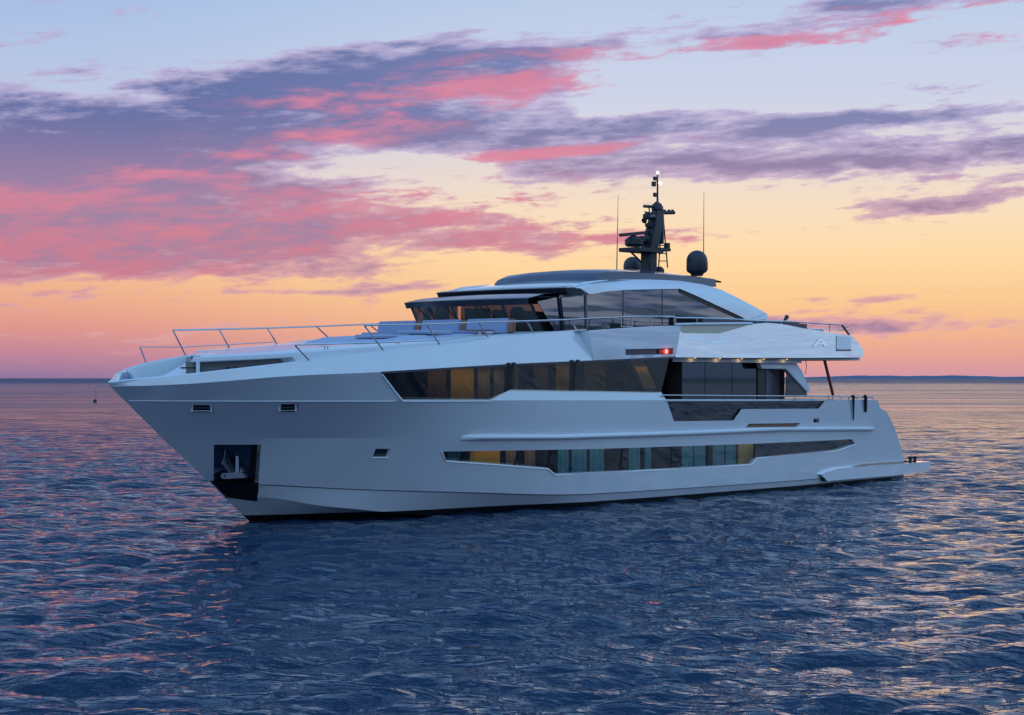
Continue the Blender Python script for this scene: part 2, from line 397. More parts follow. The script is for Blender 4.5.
def inpoly(x, y, P):
    c = False; j = len(P)-1
    for i in range(len(P)):
        if (P[i][1] > y) != (P[j][1] > y) and x < (P[j][0]-P[i][0])*(y-P[i][1])/(P[j][1]-P[i][1]) + P[i][0]: c = not c
        j = i
    return c
def dense(P, step, closed=True):
    out = []
    for i in range(len(P) if closed else len(P)-1):
        a, b = Vector(P[i][:2]), Vector(P[(i+1) % len(P)][:2]); n = max(1, int((b-a).length/step))
        out += [tuple(a.lerp(b, t/n)) for t in range(n)]
    if not closed: out.append(tuple(P[-1][:2]))
    return out
def triangulate(outline, holes=(), lines=(), pts=()):
    vs = []; es = []
    def addl(L, closed):
        n = len(vs); vs.extend(Vector(p) for p in L)
        es.extend((n+i, n+(i+1) % len(L)) for i in range(len(L) if closed else len(L)-1))
    addl(outline, True)
    for h in holes: addl(h, True)
    for l in lines: addl(l, False)
    vs.extend(Vector(p) for p in pts)
    ov, oe, of, *_ = delaunay_2d_cdt(vs, es, [], 0, 1e-4)
    fs = []
    for f in of:
        c = sum((ov[i] for i in f), Vector((0,0)))/len(f)
        if inpoly(c.x, c.y, outline) and not any(inpoly(c.x, c.y, h) for h in holes):
            a, b, d = (ov[i] for i in f[:3])
            if (b-a).cross(d-a) < 0: f = f[::-1]
            fs.append(tuple(f))
    return ov, fs
def uz(plist, inset=0.0):
    return [(p.x, p.z) for p in (HS(x, y, inset) for x, y in plist)]

# outlines in the photograph, carried onto the hull surface
def uzc(P, step=5.0):
    out = []
    for i in range(len(P)):
        a, b = Vector(P[i]), Vector(P[(i+1) % len(P)]); n = max(1, int((b-a).length/step))
        out += [tuple(a.lerp(b, t/n)) for t in range(n)]
    return uz(out)
LOWWIN = uz([(443,451.5),(600,448.8),(756,443.6),(852,439.2),(855.5,443.8),(837,450),(757,457.6),(751.5,463.9),(650,469.6),(555,474),(548,468.2),(446,460.7)])
PORT = uz([(375,448.8),(390.6,448.8),(387.9,456.8),(371.8,456.8)])
ANCH = uzc([(214,444.6),(261,444.6),(257,501.6),(226,497.5),(209.5,480.8),(213.6,480.6)])
LEAD1 = uz([(191.9,405),(214.2,405),(214.2,412),(191.9,412)])
LEAD2 = uz([(280.2,404.2),(300.5,404.2),(298.3,412),(278.4,412)])
SLIT = uz([(749,423.7),(800.5,423),(797.5,426.9),(745.5,427.4)])
SOCK = uz([(813.4,418.2),(819.4,418.2),(819.4,423),(813.4,423)])
RAILSL = uz([(625.5,349.2),(674,348.2),(674,354),(625.5,355.2)])
# hull side outline, with the saloon window as a deep notch below the upper deck wing
stern = [(35.7, -1.0), (35.4, .0)] + [(p.x, p.z) for p in (Pv(903,461.8,3.84), Pv(901.5,450,3.9), Pv(898,437,4.0), Pv(892.5,423,4.1), Pv(885.5,412,4.15), Pv(878,407.6,4.2), Pv(875.5,401,4.2), Pv(871.5,399.4,4.25))]
aft_top = uz([(825.4,400.6),(818.4,408.6),(741.5,409),(733.5,420.4),(674,421.2),(666.5,400)])
win_low = uz([(640,400.2),(590,400.2),(540,400.2),(490,400.2),(440,400.2),(402.5,400.2)])
win_top = uz([(381.5,373.2),(430,370.3),(471,368),(511,365.3),(550,363.6),(590,361.9),(630,360),(675,358)])
wing_top = [(16.65, 6.40)]
rl = [(u, LINES['rail'][2](u)) for u in np.arange(16.2, -5.3, -.5)]
stem = [(p[0], p[1]) for p in reversed(STEM)]
OUT = stern + aft_top + win_low + win_top + wing_top + rl + stem
OUTD = dense(OUT, .4)
BOOT = lambda u: float(np.interp(u, [-1, 2, 8, 12, 34], [.22, .26, .24, .19, .14]))
lines = []
for k in ORDER[1:]:
    u0, fv, fz = LINES[k]
    if k == 'rail': continue
    L = [(u, fz(u)) for u in np.arange(u0+.02, 36.2, .28)]
    lines.append(L)
lines.append([(u, BOOT(u)) for u in np.arange(-.25, 36, .3)])
lines.append([(float(np.interp(z, [5.05,6.15],[11.38,11.0])), z) for z in np.linspace(5.09, 6.11, 9)])
lines.append([(float(np.interp(z, [5.05,6.15],[11.38,11.0]))+.04, z) for z in np.linspace(5.09, 6.11, 9)])
pts = []
for a, b in zip(ORDER[1:], ORDER[2:]):
    for u in np.arange(-5.2, 36, .28):
        za = LINES[a][2](u); zb = LINES[b][2](u)
        if zb - za < .12: continue
        for t in ((.25,.5,.75) if zb-za > .7 else (.5,)):
            z = za + (zb-za)*t
            if u > -z*1.265 + .15: pts.append((u, z))
HOLES = [LOWWIN, PORT, ANCH, LEAD1, LEAD2, SLIT, SOCK, RAILSL]
HD = [dense(h, .35) for h in HOLES]
ov, fs = triangulate(OUTD, HD, lines, pts)

yacht = thing('yacht', 'large white superyacht with a raked bow and dark windows floating on the calm sea', 'yacht', (SX, SY, 0), TH)
vs = [Vector((p.x, -VV(p.x, p.y), p.y)) for p in ov]
mi = []
for f in fs:
    c = sum((ov[i] for i in f), Vector((0,0)))/3
    mi.append(1 if c.y < BOOT(c.x) else 0)
# starboard side: the same lines without openings, then the transom
OUTS = dense(stern + uz([(825,400.6)]) + [(31.0,3.66),(24,3.7),(17,3.7),(16.9,5.25)] + wing_top + rl + stem, .5)
sv, sf = triangulate(OUTS, [], lines, pts)
n0 = len(vs)
vs += [Vector((p.x, VV(p.x, p.y), p.y)) for p in sv]
for f in sf:
    c = sum((sv[i] for i in f), Vector((0,0)))/3
    fs.append(tuple(i+n0 for i in reversed(f))); mi.append(1 if c.y < BOOT(c.x) else 0)
n0 = len(vs)
for (u, z) in stern: vs += [Vector((u, -VV(u,z), z)), Vector((u, VV(u,z), z))]
for i in range(len(stern)-1): fs.append((n0+2*i, n0+2*i+1, n0+2*i+3, n0+2*i+2)); mi.append(0)
# reveals: the thickness of the shell round every opening
def reveal(poly, depth, mb, proud=0.0):
    n = len(poly)
    a = [Vector((u, -(VV(u,z)+proud), z)) for u, z in poly]; b = [Vector((p.x, p.y+min(depth, -p.y*.8)+proud*.5, p.z)) for p in a]
    mb.add(a+b, [(i, (i+1)%n, (i+1)%n+n, i+n) for i in range(n)])
rv = MB()
for h in HD: reveal(h, .16, rv)
reveal(dense(aft_top, .4, False)[::-1] + [], .12, rv) if False else None
n0 = len(vs); vs += rv.v; fs += [tuple(i+n0 for i in f) for f in rv.f]; mi += [0]*len(rv.f)
hull = mesh('hull', vs, fs, [M['white'], M['boot']], yacht, smooth=True, sharp=5, mi=mi)

def plate(name, outline_uz, inset, m, parent, thick=.02, step=.4, label=None):
    """a sheet that follows the hull side, set back by inset"""
    P = dense(outline_uz, step); pts2 = []
    us = [p[0] for p in P]; zs = [p[1] for p in P]
    for u in np.arange(min(us)+.2, max(us), .35):
        for z in np.arange(min(zs)+.15, max(zs), .3):
            if inpoly(u, z, P): pts2.append((u, z))
    o, f = triangulate(P, [], [], pts2); n = len(o)
    v = [Vector((p.x, -(VV(p.x, p.y)-min(inset, .75*VV(p.x, p.y))), p.y)) for p in o] + [Vector((p.x, -(VV(p.x, p.y)-min(inset+thick, .8*VV(p.x, p.y))), p.y)) for p in o]
    ff = list(f) + [tuple(i+n for i in reversed(q)) for q in f]
    # rim
    ec = {}
    for q in f:
        for i in range(3):
            e = (q[i], q[(i+1)%3]); ec[e] = 1
    for (a, b) in ec:
        if (b, a) not in ec: ff.append((b, a, a+n, b+n))
    return mesh(name, v, ff, m, parent, smooth=True, sharp=20, label=label)
def clip_u(poly, ua, ub, slant=0.0):
    """part of a polygon between two nearly upright cuts"""
    def half(P, keep, cut):
        out = []
        for i in range(len(P)):
            a, b = P[i], P[(i+1)%len(P)]
            fa, fb = a[0]-cut, b[0]-cut
            if keep*fa >= 0: out.append(a)
            if fa*fb < 0: t = fa/(fa-fb); out.append((a[0]+(b[0]-a[0])*t, a[1]+(b[1]-a[1])*t))
        return out
    return half(half(poly, 1, ua), -1, ub)

# boot stripe is painted on the hull; rub rail and lips are parts
def hullU(px, py, off=0): return HS(px, py, off)
rr = MB(); rows = []
for px in np.linspace(461, 871.5, 60):
    py = np.interp(px, [461, 560, 700, 780, 871.5], [438.2, 437.9, 433.3, 429.8, 429.4])
    p = HS(px, py); k = min(1, (px-461)/12+.1)
    y0 = p.y
    rows.append([p+Vector((0,.02,.10)), p+Vector((0,-.10*k,.09)), p+Vector((0,-.16*k,.05)), p+Vector((0,-.16*k,.0)), p+Vector((0,-.10*k,-.05)), p+Vector((0,.02,-.07))])
rr.loft(rows, closed=True, caps=True).build('rub_rail', M['band'], yacht, smooth=True, sharp=25)
# fine paint line along the style knuckle
st = MB(); rows = []
for u in np.arange(-4.8, 2.1, .15):
    z = LINES['style'][2](u); v = VV(u, z)
    rows.append([Vector((u, -v-.012, z+.018)), Vector((u, -v-.012, z-.018))])
st.loft(rows).build('pinstripe', M['band'], yacht)

sr = MB(); rows = []
for u in np.arange(-.62, 29.5, .3):
    z = LINES['spray'][2](u); v = VV(u, z); k = min(1, (u+.7)/1.5)
    rows.append([Vector((u,-v-.002,z+.012)), Vector((u,-v-.03*k-.003,z-.0)), Vector((u,-v+.01,z-.022))])
sr.loft(rows, closed=True, caps=True).build('spray_rail', M['slate'], yacht, smooth=True, sharp=20)

# ---------------- main deck windows
WIN = win_low[::-1] + []                       # forward lower edge
mainwin = uz([(381.5,373.2),(430,370.3),(471,368),(511,365.3),(550,363.6),(590,361.9),(630,360),(672,358.1),(664,391.8),(600,390.6),(511,389.2),(490.5,400.2),(402.5,400.2)])
def u_at(px, py): return HS(px, py).x
cut = [HS(381,380).x-.3, HS(508.5,378).x, HS(514.5,378).x, HS(574,376).x, HS(578,376).x, HS(674,376).x]
w1 = plate('saloon_window', clip_u(mainwin, cut[0], cut[1]), .12, M['glass'], yacht)
w2 = plate('saloon_window', clip_u(mainwin, cut[2], cut[3]), .12, M['glass'], yacht)
w3 = plate('saloon_window', clip_u(mainwin, cut[4], cut[5]), .12, M['glass'], yacht)
plate('window_mullion', clip_u(mainwin, cut[1], cut[2]), .13, M['black'], yacht, .05)
plate('window_mullion', clip_u(mainwin, cut[3]-.01, cut[4]+.01), .13, M['black'], yacht, .05)
plate('mullion_panel', uz([(511,368),(515,368),(515,386),(511,386)]), .06, M['wood'], yacht, .03) if False else None
# frame line above the glass
fr = MB(); rows = []
for px in np.linspace(381.5, 675, 40):
    py = np.interp(px, [381.5,511,590,675], [372.7,364.9,361.4,357.4]); p = HS(px, py)
    rows.append([p+Vector((0,-.03,.035)), p+Vector((0,-.03,-.03)), p+Vector((0,.14,-.03)), p+Vector((0,.14,.035))])
fr.loft(rows, closed=True, caps=True).build('window_drip_rail', M['dark'], yacht)
# white lip at the forward end and along the sill
lip = MB(); rows = []
for px, py in ((381.5,373.2),(388,381.5),(395,391),(402.5,400.2),(402.5,400.2),(430,400.2),(460,400.2),(490,400.2)):
    p = HS(px, py); rows.append([p+Vector((0,-.015,.02)), p+Vector((0,-.015,-.05)), p+Vector((0,.14,-.05)), p+Vector((0,.14,.02))])
lip.loft(rows, closed=True, caps=True).build('window_sill', M['band'], yacht)
# sloping ledge below the saloon windows
lg = MB(); low = [HS(x, 400.2) for x in np.linspace(490.5, 666.5, 26)]
top = []
for i, p in enumerate(low):
    t = i/25; px = 511+(661-511)*t; py = 389.2+(391.9-389.2)*t; q = HS(px, py, .18); top.append(q)
back_ = [q+Vector((0,.3,0)) for q in top]
lg.loft([low, top, back_])
lg.add([low[-1], top[-1], back_[-1], low[-1]+Vector((0,.4,0))], [(0,1,2,3)])
lg.add([low[0], top[0], low[0]+Vector((0,.18,0))], [(0,1,2)])
lg.build('window_ledge', M['band'], yacht, smooth=True, sharp=20)
# joint hinges on the frame line
for px in (508, 513, 571, 577):
    p = HS(px, np.interp(px, [381.5,511,590,675], [372.7,364.9,361.4,357.4])); MB().box(p+Vector((0,-.04,.03)), (.12,.06,.10)).build('window_hinge', M['black'], yacht)

def curtain(name, parent, m, px0, px1, py0, py1, inset, waves=3, amp=.03):
    rows = []
    for i in range(17):
        t = i/16; px = px0+(px1-px0)*t; a = HS(px, py0, inset); b = HS(px, py1, inset); w = amp*math.sin(t*waves*2*math.pi)
        rows.append([a+Vector((0,w,0)), b+Vector((0,w,0)), b+Vector((0,w+.015,0)), a+Vector((0,w+.015,0))])
    return MB().loft(rows, closed=True, caps=True).build(name, m, parent, smooth=True, sharp=50)
curtain('interior_panel', w1, M['brown'], 428, 446, 366, 402, .55, 1, .005)
curtain('interior_panel', w1, M['wood'], 451, 474, 364, 402, .6, 1, .005)
curtain('curtain', w1, M['beige'], 478, 490, 364, 402, .5, 3)
curtain('curtain', w1, M['beige'], 494, 504, 362, 402, .5, 3)
curtain('interior_panel', w2, M['wood'], 514.8, 518.5, 362, 390, .3, 1, .002)
curtain('interior_panel', w2, M['wood'], 556, 569, 360, 392, .5, 1, .005)
curtain('curtain', w2, M['beige'], 534, 548, 360, 392, .55, 3)
curtain('curtain', w3, M['beige'], 584, 606, 358, 392, .7, 5)
# slanted ochre column inside the last saloon window
a, b, c, d = (HS(x, y, .35) for x, y in ((631,359),(643,358.5),(656,388),(645,388)))
MB().prism([a,b,c,d], (0,.08,0)).build('interior_column', M['wood'], w3)
a, b, c, d = (HS(x, y, .35) for x, y in ((516,370),(519,369),(541,390),(537,390)))
MB().prism([a,b,c,d], (0,.08,0)).build('interior_brace', M['black'], w2)
# cabin linings that stop the view
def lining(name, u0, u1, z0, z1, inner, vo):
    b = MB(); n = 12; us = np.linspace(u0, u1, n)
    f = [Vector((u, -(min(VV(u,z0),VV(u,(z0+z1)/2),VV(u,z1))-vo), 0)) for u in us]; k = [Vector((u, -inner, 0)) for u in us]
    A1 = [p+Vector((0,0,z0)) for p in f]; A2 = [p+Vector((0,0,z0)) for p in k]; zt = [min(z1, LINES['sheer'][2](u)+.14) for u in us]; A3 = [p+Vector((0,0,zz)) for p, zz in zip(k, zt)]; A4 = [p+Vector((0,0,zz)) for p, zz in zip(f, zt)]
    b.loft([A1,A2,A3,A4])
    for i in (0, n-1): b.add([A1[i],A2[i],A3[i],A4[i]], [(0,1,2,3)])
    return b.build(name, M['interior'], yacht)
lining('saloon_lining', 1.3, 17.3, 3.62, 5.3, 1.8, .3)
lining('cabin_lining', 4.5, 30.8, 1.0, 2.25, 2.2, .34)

# ---------------- hull windows along the lower deck
cutpx = [440, 464.5, 519.5, 552, 624, 674, 710, 756.5, 860]
us = [HS(p, 456).x for p in cutpx]
for i in range(len(us)-1):
    m = M['glass_low'] if i < 7 else M['glass_dark']
    pane = plate('hull_window', clip_u(LOWWIN, us[i]+(0 if i == 0 else .03), us[i+1]-(0 if i == len(us)-2 else .03)), .10, m, yacht)
    cl = {0: [(448,461,'curtain')], 1: [(470,500,'wood'),(506,517,'beige')], 2: [(525,535,'beige')], 3: [(558,568.5,'curtain'),(572,586.5,'curtain'),(590,604,'curtain')],
          4: [(629,640,'curtain'),(645,651,'curtain')], 5: [(682,693,'curtain'),(694.5,705,'curtain')], 6: [(713,724,'curtain'),(726,735.5,'curtain'),(738.5,755,'wood')]}.get(i, [])
    for a, b, mm in cl: curtain('interior_panel' if mm == 'wood' else 'curtain', pane, M[mm], a, b, 440, 474, .45, 1 if mm == 'wood' else 2, .004 if mm == 'wood' else .025)
plate('window_frame', LOWWIN, .14, M['black'], yacht, .01) if False else None
for i in range(1, len(us)-1):
    plate('window_mullion', clip_u(LOWWIN, us[i]-.03, us[i]+.03), .09, M['black'], yacht, .05)
# bright chamfer round the lower edge of the long window
ch = MB(); rows = []
for px, py in ((440.5,451),(446,461.2),(500,465),(548,468.9),(554.8,474.8),(650,470.3),(751.8,464.6),(757.3,458.3),(837.3,450.7),(856,444.2)):
    p = HS(px, py); rows.append([p+Vector((0,-.012,.03)), p+Vector((0,-.025,-.02)), p+Vector((0,.10,-.02)), p+Vector((0,.10,.03))])
ch.loft(rows, closed=True, caps=True).build('window_sill', M['band'], yacht)
plate('porthole', PORT, .10, M['glass_dark'], yacht)
ch = MB(); rows = []
for px, py in ((375,448.3),(371.3,457.3),(388.2,457.3)):
    p = HS(px, py); rows.append([p+Vector((0,-.02,.02)), p+Vector((0,-.02,-.03)), p+Vector((0,.08,-.03)), p+Vector((0,.08,.02))])
ch.loft(rows, closed=True, caps=True).build('porthole_rim', M['band'], yacht)
# ---------------- anchor pocket
pk = plate('anchor_pocket', ANCH, .42, M['anchor'], yacht, .02)
rvb = MB(); reveal(ANCH, .43, rvb, .004)
rvb.build('pocket_rim', M['black'], yacht)
low_p = uzc([(213.6,481.8),(259,482.5),(257.2,501.2),(228,497.3),(215,484.5)])
plate('pocket_plate', low_p, .0-.006, M['black'], yacht, .05)
# ---------------- fairleads
for L in (LEAD1, LEAD2):
    f = plate('fairlead', L, .15, M['black'], yacht, .02)
    us_ = [p[0] for p in L]; zs_ = [p[1] for p in L]; zc = sum(zs_)/4
    for t in (.16, .84):
        u = min(us_)+(max(us_)-min(us_))*t; c = Vector((u, -(VV(u,zc)-.07), zc))
        MB().lathe(c+Vector((0,0,-.10)), [(.055,0),(.055,.03),(.035,.05),(.035,.15),(.055,.17),(.055,.2)], 10).build('fairlead_roller', M['steel'], f)
    ua_, ub_ = min(us_)+.2*(max(us_)-min(us_)), min(us_)+.8*(max(us_)-min(us_))
    for zz in (-.075, .02):
        MB().tube([Vector((ua_, -(VV(ua_,zc)-.09), zc+zz)), Vector((ub_, -(VV(ub_,zc)-.09), zc+zz))], .025, 8).build('fairlead_bar', M['steel'], f)
# ---------------- stern slit and shore power socket
plate('side_vent', SLIT, .13, M['teak'], yacht)
s_ = plate('shore_power_socket', SOCK, .05, M['steel'], yacht)
pc = HS(816.6, 420.9, -.0); MB().box(pc+Vector((0,.02,0)), (.14,.06,.12)).build('socket_cover', M['black'], s_)
# ---------------- wing slot with the port navigation light
slot = plate('wing_slot', RAILSL, .10, M['dark'], yacht)
pr = uz([(660,349.2),(673.4,348.8),(673.4,353.6),(660,354)])
nav = plate('navigation_light', pr, .05, M['redhouse'], yacht, .04)
c = HS(667, 351.4, .0); MB().lathe(c+Vector((0,.03,-.05)), [(.03,-.02),(.055,0),(.06,.05),(.055,.1),(.03,.12)], 12).build('red_lamp', M['red'], nav)
lr = bpy.data.lights.new('navigation_lamp', 'POINT'); lr.energy = .7; lr.color = (1,.04,.02); lr.shadow_soft_size = .05
o = bpy.data.objects.new('navigation_lamp', lr); col.objects.link(o); o.parent = yacht; o.location = c+Vector((0,-.10,0))

# ---------------- decks inside the bulwarks
def strip_deck(name, us, zf, wf, m, thick=.06):
    b = MB(); L = [Vector((u,-wf(u),zf(u))) for u in us]; Rr = [Vector((u,wf(u),zf(u))) for u in us]
    L2 = [p-Vector((0,0,thick)) for p in L]; R2 = [p-Vector((0,0,thick)) for p in Rr]
    b.loft([[a,b_,c,d] for a,b_,c,d in zip(L,Rr,R2,L2)], closed=True, caps=True)
    return b.build(name, m, yacht)
strip_deck('foredeck', np.arange(-4.75, 11.5, .4), lambda u: float(np.interp(u, [-5,0,5,11.5],[4.02,4.7,5.2,5.75])), lambda u: max(.1, VV(u, float(np.interp(u,[-5,0,5,11.5],[4.02,4.7,5.2,5.75])))-.22), M['deck'])
# bulwark thickness: inner face and cap along both sides
bw = MB(); rows = []
for u in list(np.arange(-5.46, -4.4, .08)) + list(np.arange(-4.4, 11.6, .3)):
    z = LINES['rail'][2](u); v = LINES['rail'][1](u); zi = max(float(np.interp(u, [-5.5,0,5,11.5],[3.95,4.68,5.18,5.7])), z-.05-(u+5.5)*.75)
    t = min(.14, v*.6)
    rows.append([Vector((u,-v,z+.001)), Vector((u,-v+t*.5,z+.03)), Vector((u,-v+t,z-.005)), Vector((u+ (0.12 if v<.6 else 0),-max(0,v-t-.10-(.25 if u<-3 else 0)),zi))])
bw.loft(rows); n = len(bw.v); bw.mirror(); bw.build('bulwark_capping', M['band'], yacht, smooth=True, sharp=35)
# bow nose cap fitting
MB().lathe((-4.7,-.1,4.12), [(.10,0),(.10,.06),(.06,.10),(.06,.36),(.09,.40),(.03,.46)], 12).build('bow_bollard', M['steel'], yacht)
MB().tube([(-5.05,-.32,4.40),(-5.05,-.32,4.72)], .018).build('jackstaff_socket', M['steel'], yacht)
MB().tube([(-4.9,.15,4.2),(-4.75,.0,4.55),(-4.9,-.2,4.62)], [.16,.2,.05], 12).build('mooring_cover', M['cushion'], yacht, smooth=True)

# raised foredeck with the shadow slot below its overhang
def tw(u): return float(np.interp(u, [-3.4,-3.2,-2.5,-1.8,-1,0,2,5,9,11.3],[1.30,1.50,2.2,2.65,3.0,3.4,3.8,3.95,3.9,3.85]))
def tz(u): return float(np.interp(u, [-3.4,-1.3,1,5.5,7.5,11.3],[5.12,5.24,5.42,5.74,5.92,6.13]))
b = MB(); rows = []
for u in np.concatenate([np.arange(-3.4, 2.0, .2), np.arange(2, 11.4, .5)]):
    w, z = tw(u), tz(u)
    ws_ = w if u > .8 else min(w, float(np.interp(u, [-3.4,-1,0,.8], [-1.2,1.4,2.5,3.6])))      # starboard edge runs back diagonally
    lo_ = .16 if u < -1.0 else float(np.interp(u, [-1.0,-.7], [.16,.6]))
    mid_ = (w-ws_)/2
    rows.append([Vector((u,-w+.05,z-lo_)), Vector((u,-w,z-lo_+.03)), Vector((u,-w,z-.03)), Vector((u,-w+.10,z)), Vector((u,-w*.5-mid_*.5,z+.03)),
                 Vector((u,-mid_,z+.04)), Vector((u,ws_*.5-mid_*.5,z+.03)), Vector((u,ws_-.10,z)), Vector((u,ws_,z-.03)), Vector((u,ws_,z-.13)), Vector((u,ws_-.05,z-.16))])
b.loft(rows, closed=True, caps=True).build('raised_foredeck', M['band'], yacht, smooth=True, sharp=35)
b = MB(); rows = []
for u in np.arange(-3.15, 11.3, .5):
    w, z = tw(u)-.55, tz(u)-.16; ws_ = w if u > -.5 else float(np.interp(u, [-3.4,-.5], [-1.0, 2.5])); zb = float(np.interp(u, [-5,0,5,11.5],[4.02,4.7,5.2,5.75]))
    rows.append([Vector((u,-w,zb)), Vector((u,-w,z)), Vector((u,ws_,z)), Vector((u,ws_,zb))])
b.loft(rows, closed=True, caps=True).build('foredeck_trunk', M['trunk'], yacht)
b = MB(); b.add([Vector((-3.38,-1.42,4.2)), Vector((-3.0,1.6,4.2)), Vector((-.9,1.6,5.12)), Vector((-3.38,-1.42,5.06)), Vector((-3.24,-1.42,4.2)), Vector((-.8,1.6,4.2)), Vector((-.7,1.6,5.12)), Vector((-3.24,-1.42,5.06))],
    [(0,1,2),(0,2,3),(4,7,6,5),(0,3,7,4),(1,5,6,2),(3,2,6,7),(0,4,5,1)]); b.build('foredeck_step', M['band'], yacht)
MB().box((-3.36,-1.05,4.80), (.10,.6,.05)).build('step_light_slot', M['black'], yacht)
for uu in (-2.75,-2.45): MB().lathe((uu,-2.1,4.62), [(.05,0),(.05,.12),(.08,.15),(.08,.2)], 10).build('deck_cleat', M['black'], yacht)
# the low coach roof with its cover
b = MB(); rows = []
for u, z, w in ((3.3,5.50,1.6),(3.7,5.62,1.9),(4.2,5.74,2.0),(5.2,5.90,2.3),(6.5,5.97,2.5),(7.5,6.0,2.5),(8.3,6.0,2.5)):
    rows.append([Vector((u,-w-.25,5.35)), Vector((u,-w,z-.10)), Vector((u,-w+.25,z-.01)), Vector((u,0,z)), Vector((u,w-.25,z-.01)), Vector((u,w,z-.10)), Vector((u,w+.25,5.35))])
b.loft(rows, closed=True, caps=True).build('coach_roof', M['pad'], yacht, smooth=True, sharp=40)

for uu in (.2,2.9,7.2):
    c_ = Vector((uu, -(tw(uu)-.25), tz(uu)+.03)); MB().tube([c_+Vector((-.16,0,.08)), c_+Vector((.16,0,.08))], .022, 6).tube([c_+Vector((-.06,0,-.03)), c_+Vector((-.06,0,.08))], .02, 6).tube([c_+Vector((.06,0,-.03)), c_+Vector((.06,0,.08))], .02, 6).build('deck_cleat', M['steel'], yacht)
# ---------------- foredeck sofa (lifts off: things of their own live in world space)
def Wp(v):
    return Vector((SX + v.x*CA - v.y*SA, SY + v.x*SA + v.y*CA, v.z))
sofa = thing('deck_sofa', 'long blue grey sofa with three tall backrests across the foredeck in front of the windscreen', 'sofa', Wp(Vector((8.8,0,6.08))), TH)
b = MB(); b.box((-.25,0,-.02), (1.0,6.3,.12)); b.build('seat', M['cushion'], sofa, bevel=.05)
for k, (v0, v1) in enumerate(((-3.05,-1.22),(-.92,.92),(1.2,3.08))):
    yy = -(v0+v1)/2
    MB().box((.10,yy,.20), (.18,v1-v0,.50), Matrix.Rotation(R(10),3,'Y')).build('backrest', M['cushion'], sofa, bevel=.05)
MB().box((-.25,0,.045), (.98,.03,.012)).build('seat_seam', M['slate'], sofa)
for v in (-1.07, 1.06, 3.2):
    MB().box((.12,-v,.18), (.14,.26,.48), Matrix.Rotation(R(10),3,'Y')).build('backrest_divider', M['bronze'], sofa, bevel=.02)
b = MB(); b.box((0,0,.12), (.5,.9,.05)); b.box((0,0,.05), (.12,.3,.12))
tb = thing('deck_table', 'low bronze table on the foredeck in front of the sofa beside the port railing', 'table', Wp(Vector((7.6,-2.9,5.93))), TH)
MB().box((0,0,.16), (.55,.8,.04)).build('table_top', M['bronze'], tb, bevel=.01)
MB().lathe((0,0,0), [(.16,0),(.16,.02),(.04,.03),(.04,.14)], 14).build('leg', M['steel'], tb)
for k, (uu, vv, lb) in enumerate(((5.0,1.5,'pale blue sun cushion lying on the coach roof forward of the sofa, nearest the bow'),(6.3,2.2,'pale blue sun cushion lying on the coach roof close in front of the sofa'))):
    o = MB().box((0,0,.07), (1.2,1.5,.13)).build('sun_cushion', M['pad'], None, bevel=.05)
    o.location = Wp(Vector((uu,-vv+.6,5.80 if k == 0 else 5.95))); o.rotation_euler = (0,0,TH); o['label'] = lb; o['category'] = 'cushion'; o['group'] = 'sun cushions on the foredeck'

# ---------------- wheelhouse front
def arc(ue, w, z, bow=.45, zc=0.0, n=13):
    return [Vector((ue - bow*(1-(t*t)), -t*w, z + zc*(1-t*t))) for t in np.linspace(-1, 1, n)]
W0 = arc(10.95, 2.82, 6.10, .35); W1 = arc(10.35, 2.82, 7.08, .35)
ws = MB().loft([W0, W1]).build('windscreen', M['glass_clear'], yacht, smooth=True)
for t in np.linspace(-1, 1, 6):
    p0 = Vector((10.95-.35*(1-t*t), -t*2.82, 6.1)); p1 = Vector((10.35-.35*(1-t*t), -t*2.82, 7.08))
    MB().tube([p0+Vector((.05,0,0)), p1+Vector((.05,0,0))], .055, 6).build('windscreen_mullion', M['black'], ws)
for t in (-.62, -.1, .45):
    p0 = Vector((10.85-.45*(1-t*t), -t*2.82, 6.4)); p1 = Vector((10.30-.45*(1-t*t), -(t-.14)*2.82, 7.05))
    MB().tube([p0+Vector((-.07,0,0)), p1+Vector((-.05,0,0))], .02, 6).build('wiper', M['black'], ws)
b = MB(); b.loft([arc(10.42,2.80,7.05,.35), arc(10.2,2.90,7.03,.35), arc(10.10,2.92,7.24,.35), arc(11.05,2.90,7.42,.33,.02), arc(11.95,2.88,7.49,.3,.02), arc(12.2,2.6,7.3,.4)], closed=False)
b.build('windscreen_visor', M['dark'], yacht, smooth=True, sharp=25)
vt = MB(); vt.loft([arc(10.18,2.88,7.265,.34), arc(11.05,2.88,7.432,.33,.02), arc(11.95,2.86,7.502,.3,.02)])
vt.build('visor_top', M['slate'], yacht, smooth=True)
b = MB(); b.loft([arc(12.6,2.95,7.49,.3), arc(12.12,3.06,7.50,.3), arc(12.02,3.08,7.68,.3), arc(12.3,3.04,7.74,.3)])
b.build('brow', M['dark'], yacht, smooth=True, sharp=25)
# brow return along the port and starboard sides
b = MB(); r0 = [Vector((12.12,-3.06,7.50)), Vector((13.1,-3.12,7.47)), Vector((13.35,-3.12,7.46))]; r1 = [Vector((12.02,-3.08,7.68)), Vector((12.8,-3.12,7.68)), Vector((13.35,-3.12,7.48))]
r2 = [p+Vector((0,.4,0)) for p in r1]
b.loft([r0, r1, r2]); b.build('brow_return', M['dark'], yacht)
b = MB(); b.loft([[Vector((p.x,-p.y,p.z)) for p in r_] for r_ in (r0, r1, r2)]); b.build('brow_return', M['dark'], yacht)
